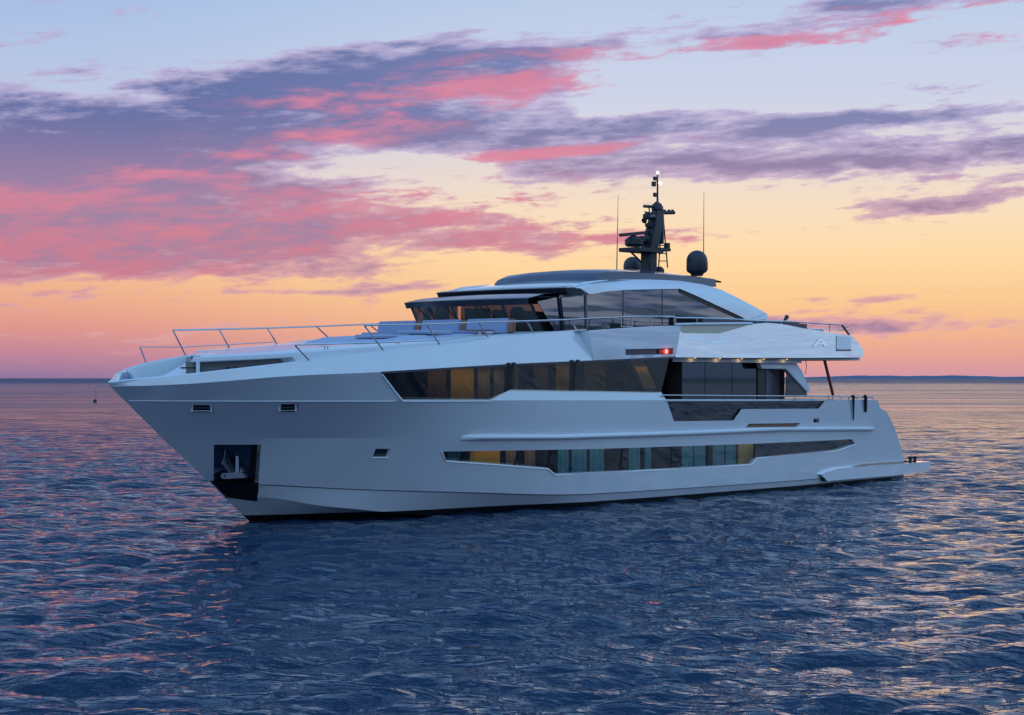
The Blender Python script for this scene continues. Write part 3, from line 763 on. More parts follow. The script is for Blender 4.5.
# wheelhouse side panes
def side(name, px, v, m, thick=.05, parent=None):
    pts = [Pv(x, y, v) for x, y in px]
    return MB().prism(pts, (0, thick, 0)).build(name, m, parent or yacht)
side('wheelhouse_window', [(537.5,301.5),(558.8,297),(562.3,318),(562.3,333),(556,333)], 2.88, M['glass_side'], .03)
side('wheelhouse_window', [(561.5,297.8),(585.5,295.5),(586.2,316),(586.2,332),(564.3,332),(563.7,318)], 2.99, M['glass_side'], .03)
side('wheelhouse_pillar', [(558.6,297),(561.7,297.6),(564.4,318),(564.4,333),(562,333),(562,318)], 2.93, M['slate'], .03)
side('wheelhouse_pillar', [(585,295.6),(587,294.9),(587.6,331),(586,331)], 3.02, M['slate'], .03)
# mirrored panes to starboard, clear enough to see the sky through
for a in ([(11.05,6.1),(10.45,7.1),(11.9,7.45),(12.0,6.1)], [(12.2,6.1),(12.1,7.45),(13.1,7.5),(13.1,6.1)], [(13.3,6.1),(13.3,7.5),(15.6,7.7),(19.1,7.85),(23.4,6.95),(23.3,6.3)]):
    MB().prism([Vector((u,2.86 if u0_ < 12.1 else 3.0,z)) for (u,z) in a for u0_ in (a[0][0],)], (0,-.03,0)).build('starboard_window', M['glass_clear'], yacht)
# long side windows of the sky lounge under the arch
GW = [(586.5,294.6),(605,291.2),(624.5,289.2),(650,288.4),(680,288.2),(742.5,317.8),(735,324.5),(674,326.5),(587,331)]
def clippx(P, a, b):
    return clip_u(P, a, b)
for a, b_ in ((586,622.6),(623.5,661.8),(662.7,745)):
    side('lounge_window', clippx(GW, a, b_), 3.0, M['glass_side'], .03)
for a, b_ in ((622.6,623.5),(661.8,662.7)):
    side('window_mullion', clippx(GW, a, b_), 3.005, M['black'], .05)
# black trim following the window edge
b = MB(); rows = []
for x, y in ((680,289.2),(695,295.8),(712,303.6),(728,310.8),(744,318)):
    p = Pv(x, y, 3.03); rows.append([p, p+Vector((0,0,-.13)), p+Vector((0,.12,-.13)), p+Vector((0,.12,0))])
b.loft(rows, closed=True, caps=True).build('window_trim', M['black'], yacht)
for u0_, u1_ in ((10.95,11.25),(11.6,12.25),(13.25,14.1),(14.85,15.5),(15.9,18)):
    MB().box(((u0_+u1_)/2,2.70,6.6), (u1_-u0_,.12,1.05)).build('starboard_pillar', M['interior'], yacht)
# dashboard, helm seats and ceiling seen through the windscreen
b = MB(); b.box((11.5,0,6.35), (.9,5.0,.35)); b.build('dashboard', M['interior'], yacht, bevel=.06)
for v in (-1.6, 0.0, 1.5):
    b = MB(); b.box((12.75,-v,6.42), (.6,.6,.5)); b.box((13.05,-v,6.8), (.16,.58,.6)); b.build('helm_seat', M['interior'], yacht, bevel=.06)
MB().box((13.2,0,7.34), (4.6,5.5,.05)).build('wheelhouse_ceiling', M['interior'], yacht)
MB().box((15.8,-.9,6.7), (.1,3.6,1.3)).build('wheelhouse_bulkhead', M['interior'], yacht)
MB().box((16,0,6.05), (12,5.4,.05)).build('upper_cabin_floor', M['interior'], yacht)

# ---------------- white roof and the sweeping arch
rf = MB(); rf.loft([arc(12.5,3.02,7.70,.25), arc(12.85,3.0,7.80,.25,.02), arc(14.0,2.95,7.96,.25,.03), arc(15.0,2.88,8.08,.35,.06), arc(17.5,2.6,8.2,.0,.08), arc(20.5,2.5,8.22,0,.06), arc(21.8,2.4,8.1,0,.04)])
rf.build('roof', M['white'], yacht, smooth=True, sharp=35)
lo = [Pv(x, y, 3.08) for x, y in ((583,295.2),(592,294),(605,291.6),(624.5,289.9),(650,289.2),(680,288.7),(697,296),(712,303),(728,310.4),(742.5,317.2),(746,320.5))]
hi_px = [(572,285.8,2.95),(584,281.8,2.9),(600,280.2,2.8),(624.5,279.3,2.7),(650,279.5,2.65),(680,280.8,2.65),(704,284.6,2.7),(722,290,2.78),(740,299,2.88),(757,308,3.0),(766,313,3.05)]
hi = [Pv(x, y, v) for x, y, v in hi_px]
mid = [a.lerp(b, .55)+Vector((0,-.07,.02)) for a, b in zip(lo, hi)]
inn = [p+Vector((0,.35,-.08)) for p in hi]; inl = [p+Vector((0,.18,0)) for p in lo]
b = MB(); b.loft([[a,m_,h,i,l] for a,m_,h,i,l in zip(lo, mid, hi, inn, inl)], closed=True, caps=True)
b.add([hi[-1], lo[-1], Pv(767.3,318.6,3.1), Pv(767,313.6,3.05)], [(0,1,2,3)])
b.mirror(); b.build('arch', M['white'], yacht, smooth=True, sharp=25)
MB().prism([hi[-1]+Vector((-.05,.01,0)), lo[-1]+Vector((0,.03,0)), Pv(767.5,324,3.05), Pv(767.3,313.6,3.02)], (0,.15,0)).build('arch_foot', M['white'], yacht)
# ---------------- dark hardtop
def hrow(u, w, z0, z1, cz): return [Vector((u,-w-.06,z0)), Vector((u,-w,z1-.03)), Vector((u,-w+.12,z1)), Vector((u,-w*.5,z1+cz*.75)), Vector((u,0,z1+cz)), Vector((u,w*.5,z1+cz*.75)), Vector((u,w-.12,z1)), Vector((u,w,z1-.03)), Vector((u,w+.06,z0))]
b = MB(); b.loft([hrow(14.45,2.35,8.0,8.06,.02), hrow(14.7,2.38,8.0,8.25,.06), hrow(15.2,2.4,8.02,8.42,.10), hrow(17,2.45,8.08,8.47,.20), hrow(19,2.45,8.12,8.50,.26), hrow(21,2.45,8.12,8.49,.22), hrow(22.4,2.42,8.12,8.45,.14)], closed=True, caps=True)
b.build('hardtop', M['slate'], yacht, smooth=True, sharp=28)
b = MB(); b.loft([[Vector((22.3,-2.42,8.40)), Vector((22.3,-1.2,8.5)), Vector((22.3,1.2,8.5)), Vector((22.3,2.42,8.40))], [Vector((22.95,-2.35,8.36)), Vector((22.95,-1.2,8.45)), Vector((22.95,1.2,8.45)), Vector((22.95,2.35,8.36))],
   [Vector((22.95,-2.35,8.30)), Vector((22.95,-1.2,8.39)), Vector((22.95,1.2,8.39)), Vector((22.95,2.35,8.30))], [Vector((22.3,-2.42,8.30)), Vector((22.3,-1.2,8.4)), Vector((22.3,1.2,8.4)), Vector((22.3,2.42,8.30))]])
b.build('hardtop_lip', M['slate'], yacht)

# ---------------- upper deck aft fairing and overhang
fo = [(675.3,357.3),(675.3,327.5),(683,333.2),(719.6,333.6),(752,324.2),(766,322.8),(782,324),(805.5,328.7),(820,330.6),(834,332.9),(851.5,335.4),(858,342),(864,350.8),(862.5,357.6),(780,357.9),(720,357.7)]
def fv(u, z):   # tumblehome of the fairing and its closing curve aft
    return 4.74 - .16*(z-5.3) - .0*u - (max(0, u-27.5)/3.5)**2*.25
def FP(px, py, off=0.0):
    v = 4.6
    for _ in range(10):
        p = Pv(px, py, v); v = .5*v+.5*(fv(p.x, p.z)+off)
    p = Pv(px, py, v); return p
F2 = [(p.x, p.z) for p in (FP(*q) for q in fo)]
REC = [(p.x, p.z) for p in (FP(*q) for q in ((836.5,334.9),(850.5,336.9),(851,350),(836.5,350)))]
FD = dense(F2, .4); ipts = [(u, z) for u in np.arange(16.6, 31, .4) for z in np.arange(5.45, 6.6, .25) if inpoly(u, z, FD)]
ov, f1 = triangulate(FD, [], [], ipts); n = len(ov)
v1 = [Vector((p.x,-fv(p.x,p.y),p.y)) for p in ov] + [Vector((p.x,-fv(p.x,p.y)+.18,p.y)) for p in ov]
ff = list(f1) + [tuple(i+n for i in reversed(q)) for q in f1]; ec = {(q[i], q[(i+1)%3]) for q in f1 for i in range(3)}
ff += [(b_, a, a+n, b_+n) for a, b_ in ec if (b_, a) not in ec]
n = len(v1); v1 += [Vector((p.x,-p.y,p.z)) for p in v1]; ff += [tuple(i+n for i in reversed(q)) for q in ff]
mesh('aft_fairing', v1, ff, M['pearl'], yacht, smooth=True, sharp=30)
# transom closing piece of the upper deck and the slab
b = MB(); b.box((23.6,0,5.36), (13.2,9.0,.14)).build('upper_deck', M['deck'], yacht)
b = MB(); b.box((30.2,0,5.7), (.25,8.2,.8)).build('upper_deck_aft_coaming', M['pearl'], yacht, bevel=.08)
b = MB(); b.box((23.4,0,5.26), (13.4,9.1,.05)).build('soffit', M['deck'], yacht)
b = MB()
for s__ in (-1,): b.box((21.2, s__*4.36, 5.17), (9.0,.06,.15))
b.build('soffit_edge_band', M['deck'], yacht)
# thin black seam and locker lid
p = [FP(x, y, .012) for x, y in ((836.5,349.6),(851,349.6),(851,350.8),(836.5,350.8))]; MB().prism(p, (0,-.01,0)).build('locker_seam', M['black'], yacht)
p = [FP(x, y, .014) for x, y in ((836.5,335.6),(850.8,337.4),(851,349.4),(836.5,349.4))]; MB().prism(p, (0,-.008,0)).build('locker_lid', M['band'], yacht)
# maker's emblem: a small A shaped triangle, glow added so its white reads brighter
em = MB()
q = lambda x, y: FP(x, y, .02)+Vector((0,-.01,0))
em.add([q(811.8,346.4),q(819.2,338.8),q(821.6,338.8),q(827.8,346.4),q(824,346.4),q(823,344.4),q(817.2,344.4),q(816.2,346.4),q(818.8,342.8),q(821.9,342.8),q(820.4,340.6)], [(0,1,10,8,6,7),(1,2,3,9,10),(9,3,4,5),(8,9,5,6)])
M['emblem'] = mat('emblem_white_glow', (.9,.9,.9), .35, emit=(.8,.85,1), es=.22)
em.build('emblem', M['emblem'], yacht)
# glazed bulwark inset
side('bulwark_glass', [(676,324.6),(751,324.0),(719.6,334.6),(682,334.6)], 4.54, M['glass_frost'], .03)
b = MB(); b.tube([Pv(675.5,324.4,4.56), Pv(700,323.9,4.56), Pv(752,323.5,4.56)], .05, 8).build('bulwark_glass_rail', M['band'], yacht)
b = MB(); b.prism([Pv(677,333.4,4.3), Pv(742,326,4.3), Pv(752,323.6,4.3), Pv(677,325,4.3)], (0,.04,0)); b.build('bulwark_inner_panel', M['beige'], yacht)
MB().box((23.0,-3.75,6.45), (7.0,.08,.66)).build('side_coaming', M['slate'], yacht, bevel=.02)
# dark wind screens along the aft rail
side('wind_screen', [(766,322.6),(783,322.2),(783,326.5),(766,323.9)], 4.35, M['dark'], .03)
side('wind_screen', [(784,322.3),(807,324),(807,329.2),(784,325.6)], 4.35, M['dark'], .03)

# ---------------- downlights in the soffit
for px in (695, 720, 742, 764, 787):
    p = Pv(px, 358.5, 4.56); p.z = 5.235
    L = MB().lathe(p, [(.03,-.006),(.035,0),(.035,.012)], 12).build('soffit_downlight', M['lamp'], yacht)
    l = bpy.data.lights.new('downlight_lamp', 'POINT'); l.energy = .5; l.color = (1,.66,.22); l.shadow_soft_size = .03
    o = bpy.data.objects.new('downlight_lamp', l); col.objects.link(o); o.parent = L; o.location = p+Vector((0,.03,-.06))
sf = MB(); sf.loft([[Vector((16.8,-4.6,5.235)), Vector((30.2,-4.45,5.32))],[Vector((16.8,-4.6,5.16)), Vector((25,-4.5,5.18))],[Vector((16.8,-4.45,5.15)), Vector((25,-4.35,5.17))]]) if False else None

# ---------------- aft saloon front under the overhang
def pan(name, u0, u1, z0, z1, v, m, thick=.04, parent=None):
    return MB().box(((u0+u1)/2, -v+thick/2, (z0+z1)/2), (u1-u0, thick, z1-z0)).build(name, m, parent or yacht)
v_in = 3.75
uL = [Pv(x, 380, v_in).x for x in (666, 678, 705, 732, 757, 764.5)]
pan('saloon_pillar', uL[0], uL[1], 3.0, 5.23, v_in+.06, M['black'], .2)
for i in (1, 2, 3):
    g = pan('sliding_door', uL[i]+.02, uL[i+1]-.02, 3.0, 5.2, v_in, M['glass_dark'])
    k = MB()
    for t in range(14):
        uu = uL[i]+.1+(uL[i+1]-uL[i]-.2)*t/13; k.tube([(uu,-v_in+.35,3.0),(uu,-v_in+.35,5.18)], .055, 6)
    k.build('curtain', M['cushion'], g)
pan('saloon_pillar', uL[4], uL[5], 3.0, 5.23, v_in+.04, M['black'], .2)
uB = [Pv(x, 380, v_in).x for x in (766, 781, 783.5)]
pan('door_panel', uB[0], uB[1], 3.0, 4.95, v_in, M['slate'])
pan('door_post', uB[1], uB[2], 3.0, 4.95, v_in+.05, M['black'], .1)
pan('side_deck_backing', 16.4, 25.5, 3.0, 5.22, v_in-1.2, M['interior'])
strip_deck('main_deck', np.arange(16.2, 32.8, .8), lambda u: 3.02, lambda u: VV(u, 3.0)-.08, M['teak'])
MB().box((26.0,0,4.1), (.1,6.6,2.2)).build('saloon_aft_doors', M['glass_dark'], yacht)
# raked white fashion plate carrying the overhang
fp = [(758.6,358.5),(793.8,358.5),(802,370),(811,390.5),(807.7,392.6),(786,369),(762,368.6)]
b = MB().prism([Pv(x, y, 4.2) for x, y in fp], (0,.22,0)); b.build('fashion_plate', M['band'], yacht, bevel=.03)
side('fashion_glass', [(787,370.5),(807,393),(807,397),(785.5,397)], 4.12, M['glass_dark'], .03)
# pole and cable under the overhang
MB().tube([Pv(824,358,4.2), Pv(833,395,4.2)], .065, 8).build('support_pole', M['bronze'], yacht)
MB().tube([Pv(804.8,358,4.1), Pv(806.6,365,4.1), Pv(805.4,374,4.1)], .015, 6).build('hanging_cable', M['black'], yacht)

# ---------------- glazed bulwark of the side deck and its rails
gb = uz([(664,400.8),(825.4,401),(818.4,409.2),(741.7,409.4),(733.7,420.9),(673.8,421.7)])
plate('bulwark_glass', gb, .07, M['glass_dark'], yacht, .03)
r1 = [HS(x, y, .03) for x, y in ((661.5,395.2),(700,395.4),(740,395.8),(780,396),(820,396.3),(850,396.6),(873,397.2))]
rl_ = MB().tube(r1, .028).build('side_deck_rail', M['steel'], yacht)
r2 = [HS(x, y, .02) for x, y in ((664,400.4),(740,400.4),(872,400.2))]
MB().tube(r2, .04).build('side_deck_rail', M['band'], yacht)
for px in (704, 731, 761, 781.5, 795, 812, 828.5, 832.8, 841, 848.5, 857, 872):
    a = HS(px, 400.6 if px < 865 else 402, .03); b_ = HS(px, 396, .03); MB().tube([a, b_], .02, 6).build('rail_post', M['steel'], yacht)
MB().lathe(HS(873.5,405.6,.35)+Vector((0,0,-.12)), [(.10,0),(.10,.05),(.05,.08),(.05,.22),(.09,.25),(.09,.3)], 12).build('stern_capstan', M['steel'], yacht)

# ---------------- swim platform
pl = [(820.5,474.8),(838,468.7),(870,465.8),(903,464),(931,462.2),(930.3,469.6),(890,475.4),(850,479.3),(827.8,481.2)]
def pv_(u): return 4.42 - .012*(max(0, u-27)**1.75)
def PP(px, py):
    v = 4.2
    for _ in range(10): p = Pv(px, py, v); v = .5*v+.5*pv_(p.x)
    return Pv(px, py, v)
tp = [PP(x, y) for x, y in ((821,474.4),(829,471.2),(838,468.7),(870,465.8),(903,463.6),(931,461.4))]
bt = [PP(x, y) for x, y in ((827.8,481.2),(832,480.8),(838,480.2),(868,477.6),(896,475.4),(930.3,470.4))]
b = MB(); b.loft([[t, Vector((t.x, -t.y*1.0, t.z)), Vector((q_.x, -q_.y, q_.z)), q_] for t, q_ in zip(tp, bt)], closed=True, caps=True)
plat = b.build('swim_platform', M['white'], yacht, bevel=.0)
b = MB(); b.prism([Vector((35.5,3.2,.74)), Vector((35.5,-3.25,.74)), Vector((37.9,-3.1,.68)), Vector((37.9,3.1,.68))], (0,0,.025)).build('teak_deck', M['teak'], plat)
b = MB(); b.prism([PP(858,466.6), PP(904,463.6), PP(903.4,461.2), PP(864,464.2)], (0,.3,0)).build('platform_step', M['teak2'], yacht)
side('platform_notch', [(820.6,474.2),(829,472),(828,481),(822.5,481)], 4.30, M['dark'], .1)
for px in (917.3, 921.8):
    p = PP(px, 463); p.y += .35; p.z -= .02
    MB().lathe(p, [(.13,0),(.13,.04),(.07,.07),(.07,.20),(.13,.24),(.13,.29),(.05,.32)], 12).build('mooring_bollard', M['black'], plat)

# ---------------- railings
def mk_rail(side_):
    s = side_
    RV = lambda u: LINES['rail'][1](u)-.08
    posts = [(-1.05,-2.0,5.45,5.0),(1.15,.45,6.08,5.27),(3.45,2.9,6.17,5.5),(5.6,5.0,6.27,5.72),(8.35,8.0,6.38,5.94),(10.75,10.4,6.49,6.10)]
    if s == 1: posts = [(Pv(fx,fy,v1_).x, Pv(tx,ty,v1_).x, Pv(tx,ty,v1_).z, Pv(fx,fy,v1_).z-.03) for (fx,fy),(tx,ty),v1_ in
        (((309.5,362),(293,345),3.55),((383,352),(362,325.3),4.15),((438.7,345),(424.5,324.4),4.35),((489,339),(478,322.3),4.4),((534.5,334.8),(527.5,321),4.38),((578,331.2),(571,319.5),4.35))]
    else: posts = [(Pv(fx,fy,v1_).x, Pv(tx,ty,v1_).x, Pv(tx,ty,v1_).z, Pv(fx,fy,v1_).z-.03) for (fx,fy),(tx,ty),v1_ in
        (((144,363.5),(137,347),-3.6),((186,356),(172,330),-4.15),((231.5,349),(220,329.3),-4.35),((278,343),(268,328),-4.4),((330,338),(316,326.4),-4.4),((381,333),(368,324.2),-4.36))]
    P = []
    for uf, ut, zt, zf in posts:
        a = Vector((uf, -s*(RV(uf)), zf)); t = Vector((ut, -s*(RV(uf)-.02), zt)); P.append((a, t))
        MB().tube([a, t], .024, 6).build('rail_stanchion', M['steel'], yacht)
    top = [p[1] for p in P[1:]]
    if s == 1: top += [Pv(596,318.2,4.35), Pv(620,317.3,4.35)]
    else: top += [Vector((13,4.35,6.62))]
    MB().tube(top, .028, 8).build('bow_rail', M['steel'], yacht)
    low = [P[0][1]] + [Vector((p[0].lerp(p[1], f))) for p, f in zip(P[1:4], (.37,.26,.14))]
    MB().tube(low, .02, 6).build('bow_rail', M['steel'], yacht)
mk_rail(1); mk_rail(-1)
def prail(name, pts, r=.025, v=4.4, m='steel'):
    return MB().tube([Pv(x, y, v) for x, y in pts], r, 6).build(name, M[m], yacht)
prail('upper_rail', [(620,317.2),(640,316.4),(674,316.6),(676,317.6),(710,318.2),(757,320.3),(780,320.9),(807,322.7),(842,325)], .03)
prail('upper_rail', [(621,326.5),(632.5,326.5)], .02)
prail('upper_rail', [(807.7,328.8),(849,330.2)], .02)
for x, y0, y1 in ((621,317,327),(627.5,317,326.5),(632,317,327),(651,316.5,326),(674,316.5,327),(675.4,317,327),(697,318,324),(757.5,320.3,323.5),(781,321,325),(829.5,324.2,332)):
    prail('rail_post', [(x,y0),(x+.1,y1)], .022)
prail('rail_post', [(842,325),(849.5,335.4)], .045, m='bronze')
for k, (x, y) in enumerate(((843.5,327),(846,330),(848,332.5))):
    p = Pv(x, y, 4.4); MB().tube([p, p+Vector((.45,.0,0))], .018, 6).build('rail_end_bar', M['steel'], yacht)
# small searchlight on the aft rail
p = Pv(785.5,319.4,4.3); MB().tube([p+Vector((-.12,0,-.1)), p+Vector((.12,0,.12))], [.05,.09], 10).build('searchlight', M['black'], yacht)

# ---------------- mast
mz = 8.62
mast = MB()
mast.loft([[Vector((20.98,-.24,mz)), Vector((21.5,-.24,mz)), Vector((21.5,.24,mz)), Vector((20.98,.24,mz))], [Vector((21.0,-.22,9.50)), Vector((21.55,-.22,9.50)), Vector((21.55,.22,9.50)), Vector((21.0,.22,9.50))],
           [Vector((21.0,-.24,9.65)), Vector((21.6,-.24,9.65)), Vector((21.6,.24,9.65)), Vector((21.0,.24,9.65))], [Vector((21.45,-.18,10.9)), Vector((22.1,-.18,10.9)), Vector((22.1,.18,10.9)), Vector((21.45,.18,10.9))],
           [Vector((21.75,-.13,11.45)), Vector((22.1,-.13,11.45)), Vector((22.1,.13,11.45)), Vector((21.75,.13,11.45))]], closed=True, caps=True)
mast = mast.build('mast', M['mast'], yacht, bevel=.03)
MB().box((20.75,0,9.58), (1.7,1.0,.16)).build('mast_platform', M['mast'], mast, bevel=.02)
MB().box((21.8,-.1,9.66), (.75,.7,.12)).build('mast_platform', M['mast'], mast, bevel=.02)
def mp(px, py, v=0): return Pv(px, py, v)
MB().lathe(mp(634,246.5,0), [(.30,0),(.37,.08),(.37,.26),(.26,.36),(.14,.42)], 16).build('radar_pedestal', M['mast'], mast, smooth=True)
MB().lathe(mp(641.5,243,-.1), [(.15,0),(.2,.06),(.18,.22),(.08,.28)], 14).build('sensor_pod', M['mast'], mast, smooth=True)
a, b_ = mp(619.5,235.2), mp(648,232.4)
d = (b_-a).normalized(); rotm = d.to_track_quat('X','Z').to_matrix()
MB().box((a+b_)/2, ((b_-a).length,.16,.13), rotm).build('radar_scanner', M['mast'], mast, bevel=.04)
MB().tube([mp(634,243), mp(634,235)], .07, 10).build('scanner_shaft', M['mast'], mast)
MB().tube([mp(644,206.3), mp(653,206.6)], .06, 8).build('crossarm', M['mast'], mast)
MB().tube([mp(649,207), mp(649.5,213)], .03, 6).build('arm_stay', M['mast'], mast)
MB().lathe(mp(647,219.5,0), [(.10,0),(.17,.05),(.17,.2),(.08,.25)], 12).build('sensor_pod', M['mast'], mast, smooth=True)
MB().box(mp(650,216), (.42,.3,.14)).build('loudhailer', M['slate'], mast, bevel=.03)
MB().tube([mp(644,221), mp(646,219)], [.12,.05], 10).build('horn', M['mast'], mast)
MB().box(mp(650,225.2), (.34,.3,.16)).build('camera_housing', M['mast'], mast, bevel=.03)
MB().tube([mp(660,212.8), mp(674,212.6)], .075, 8).build('crossarm', M['mast'], mast)
for x in (664.5, 669, 672.5): MB().lathe(mp(x,212), [(.05,0),(.07,.04),(.05,.10)], 8).build('deck_floodlight', M['mast'], mast)
MB().tube([mp(657.5,204), mp(657.5,174.5)], [.045,.028], 8).build('mast_pole', M['mast'], mast)
MB().lathe(mp(657,204.5), [(.24,-.2),(.2,.0),(.05,.12)], 12).build('mast_head', M['mast'], mast, smooth=True)
for x, y, s_ in ((655.3,178.5,.09),(653.8,184,.12),(655.3,194.8,.10)): MB().box(mp(x,y), (.16,.12,s_*1.6)).build('signal_lamp', M['mast'], mast)
MB().tube([mp(657.5,181.5), mp(652.5,182)], .02, 6).build('lamp_arm', M['mast'], mast); MB().tube([mp(657.5,184), mp(660.5,184)], .02, 6).build('lamp_arm', M['mast'], mast)
for x, y, r_ in ((657.6,172.6,.055),(660.2,183.2,.065)):
    L = MB().lathe(mp(x,y)+Vector((0,0,-r_)), [(r_*math.sin(t), r_-r_*math.cos(t)) for t in np.linspace(.15, math.pi-.15, 8)], 12).build('masthead_light', M['masthead'], mast, smooth=True)
MB().tube([mp(648,232), mp(653,226)], .05, 6).build('mast_bracket', M['mast'], mast)
MB().tube([mp(645,212), mp(654,214)], .035, 6).build('mast_bracket', M['mast'], mast)
MB().tube([mp(656.5,202), mp(656.2,222,.22), mp(651,246,.26), mp(648,266,.27)], .015, 5).build('mast_cable', M['black'], mast)
MB().tube([mp(629,250), mp(641,262)], .04, 6).build('mast_bracket', M['mast'], mast)
MB().box(mp(660.5,228,.02), (.10,.3,1.3)).build('mast_fairing', M['slate'], mast, bevel=.02)
# ladder on the mast
ld = MB(); ld.tube([mp(658.6,267,-.1), mp(660.5,236,-.1)], .03, 6); ld.tube([mp(667.6,267.5,-.3), mp(663,215,-.1)], .03, 6)
for y in (237.3, 245.5, 253.6, 261): ld.tube([mp(658.7,y,-.1), mp(667.2-(262-y)*.08,y,-.3)], .022, 6)
ld.build('mast_ladder', M['mast'], mast)
MB().box(mp(667,246.5), (.16,.2,.28)).build('junction_box', M['mast'], mast)
MB().lathe((21.85,-.1,8.62), [(.14,0),(.2,.1),(.2,.25),(.1,.36)], 14).build('sensor_pod', M['dome'], mast, smooth=True)
# satellite domes on both sides
def dome(name, c, r, h):
    prof = [(r*.55,0),(r*.6,.08),(r*.92,.16),(r,.24),(r,h-r)] + [(r*math.cos(t), h-r+r*math.sin(t)) for t in np.linspace(.2,1.45,8)]
    return MB().lathe(c, prof, 24).build(name, M['dome'], yacht, smooth=True, sharp=50)
dome('satellite_dome', (22.1,-1.75,8.56), .42, 1.02)
dome('satellite_dome', (22.6,1.8,8.62), .37, .88)
MB().tube([mp(707.2,262,1.7), mp(707.2,270,1.7)], .03, 6).build('dome_bracket', M['dome'], yacht)
# whip antennas
MB().tube([Pv(616.8,269,-2.0), Pv(617.4,235,-2.0), Pv(618.2,195,-2.0)], [.026,.018,.008], 6).build('whip_antenna', M['slate'], yacht)
MB().tube([Pv(703.5,274,2.0), Pv(703.7,235,2.0), Pv(703.9,192,2.0)], [.026,.018,.008], 6).build('whip_antenna', M['slate'], yacht)

# ---------------- cabin lamps behind the glass
def lamp(u, v, z, e, c=(1,.72,.42), r=.12):
    l = bpy.data.lights.new('cabin_lamp', 'POINT'); l.energy = e; l.color = c; l.shadow_soft_size = r
    o = bpy.data.objects.new('cabin_lamp', l); col.objects.link(o); o.parent = yacht; o.location = (u,-v,z)
def strip(u0, u1, inset, z, e, c):
    n = max(1, int(round((u1-u0)/3.0))); us_ = np.linspace(u0, u1, n+1)
    for a_, b_ in zip(us_, us_[1:]):
        pa = Vector((a_, -(VV(a_, z)-inset), z)); pb = Vector((b_, -(VV(b_, z)-inset), z))
        l = bpy.data.lights.new('cabin_lamp', 'AREA'); l.shape = 'RECTANGLE'; l.size = (pb-pa).length; l.size_y = .06; l.energy = e*(pb-pa).length; l.color = c
        o = bpy.data.objects.new('cabin_lamp', l); col.objects.link(o); o.parent = yacht
        x_ = (pb-pa).normalized(); z_ = Vector((0,-.62,.8)); z_ = (z_-x_*z_.dot(x_)).normalized(); y_ = z_.cross(x_)
        o.matrix_local = Matrix.Translation((pa+pb)/2) @ Matrix((x_, y_, z_)).transposed().to_4x4()
strip(2.4, 7.2, .22, 4.66, 1.35, (1,.78,.45))
strip(7.8, 16.0, .22, 4.86, .40, (1,.74,.46))
strip(6.4, 9.5, .20, 2.08, .6, (1,.66,.30))
strip(10.0, 23.0, .20, 2.10, .6, (.85,.98,1))
# ------------------------------------------------------------------ anchor: hangs in its pocket
ac = HS(237, 468, .16); an = thing('anchor', 'polished steel anchor stowed in the dark hull pocket near the bow', 'anchor', Wp(ac), TH)
an.scale = (1.1,1.0,1.1)
b = MB(); b.tube([(0,0,-.15),(0,0,.75)], [.09,.05], 10).build('shank', M['anchor'], an)
for s in (-1, 1):
    pts_ = [Vector((0,0,-.2)), Vector((s*.30,-.02,-.12)), Vector((s*.55,-.05,.12)), Vector((s*.42,-.02,.62)), Vector((s*.22,0,.10))]
    MB().prism(pts_, (0,.10,0)).build('fluke', M['anchor'], an, bevel=.02)
MB().box((0,-.02,-.2), (1.1,.22,.16)).build('crown', M['anchor'], an, bevel=.04)

# ropes hanging over the stern quarter
for k, (px, y0, y1, lb) in enumerate(((853.5,396.5,420,'long thin navy fender rope hanging down the white stern quarter'),(865.6,396.5,412,'shorter thicker navy fender cover hanging nearer the stern corner'))):
    a = HS(px, y0, -.05); c_ = HS(px, y1, -.04)
    o = MB().tube([Vector((0,.06,.04)), Vector((0,0,0)), Vector((0,0,(c_.z-a.z)*.25)), c_-a+Vector((0,0,.02)), c_-a], [.06,.07,.05 if k == 0 else .08,.025 if k == 0 else .06,.02], 8).build('fender_rope', M['rope'], None, smooth=True)
    o.location = Wp(a); o.rotation_euler = (0,0,TH); o['label'] = lb; o['category'] = 'rope'; o['group'] = 'ropes over the stern rail'

# loungers on the upper deck aft, just visible over the fairing
o = MB().box((0,0,.0), (1.5,1.2,.2)).build('aft_sofa', M['cushion'], None, bevel=.05)
o.location = Wp(Vector((27.6,-3.3,6.42))); o.rotation_euler = (0,0,TH); o['label'] = 'low blue cushion on the aft end of the upper deck behind the railing'; o['category'] = 'cushion'
st_ = MB().box((27.6,-3.3,6.05), (1.4,1.1,.54)).build('lounger_base', M['dark'], yacht)

# small marker buoy far off the bow
by = thing('marker_buoy', 'tiny dark marker buoy with a thin pole on the water off the bow', 'buoy', ((95-512)/FPX*347, 347, 0))
MB().lathe((0,0,-.2), [(.1,0),(.34,.15),(.38,.35),(.30,.6),(.1,.72)], 14).build('float', M['redbuoy'], by, smooth=True)
MB().tube([(0,0,.4),(0.05,0,2.3)], .035, 6).build('pole', M['redbuoy'], by)

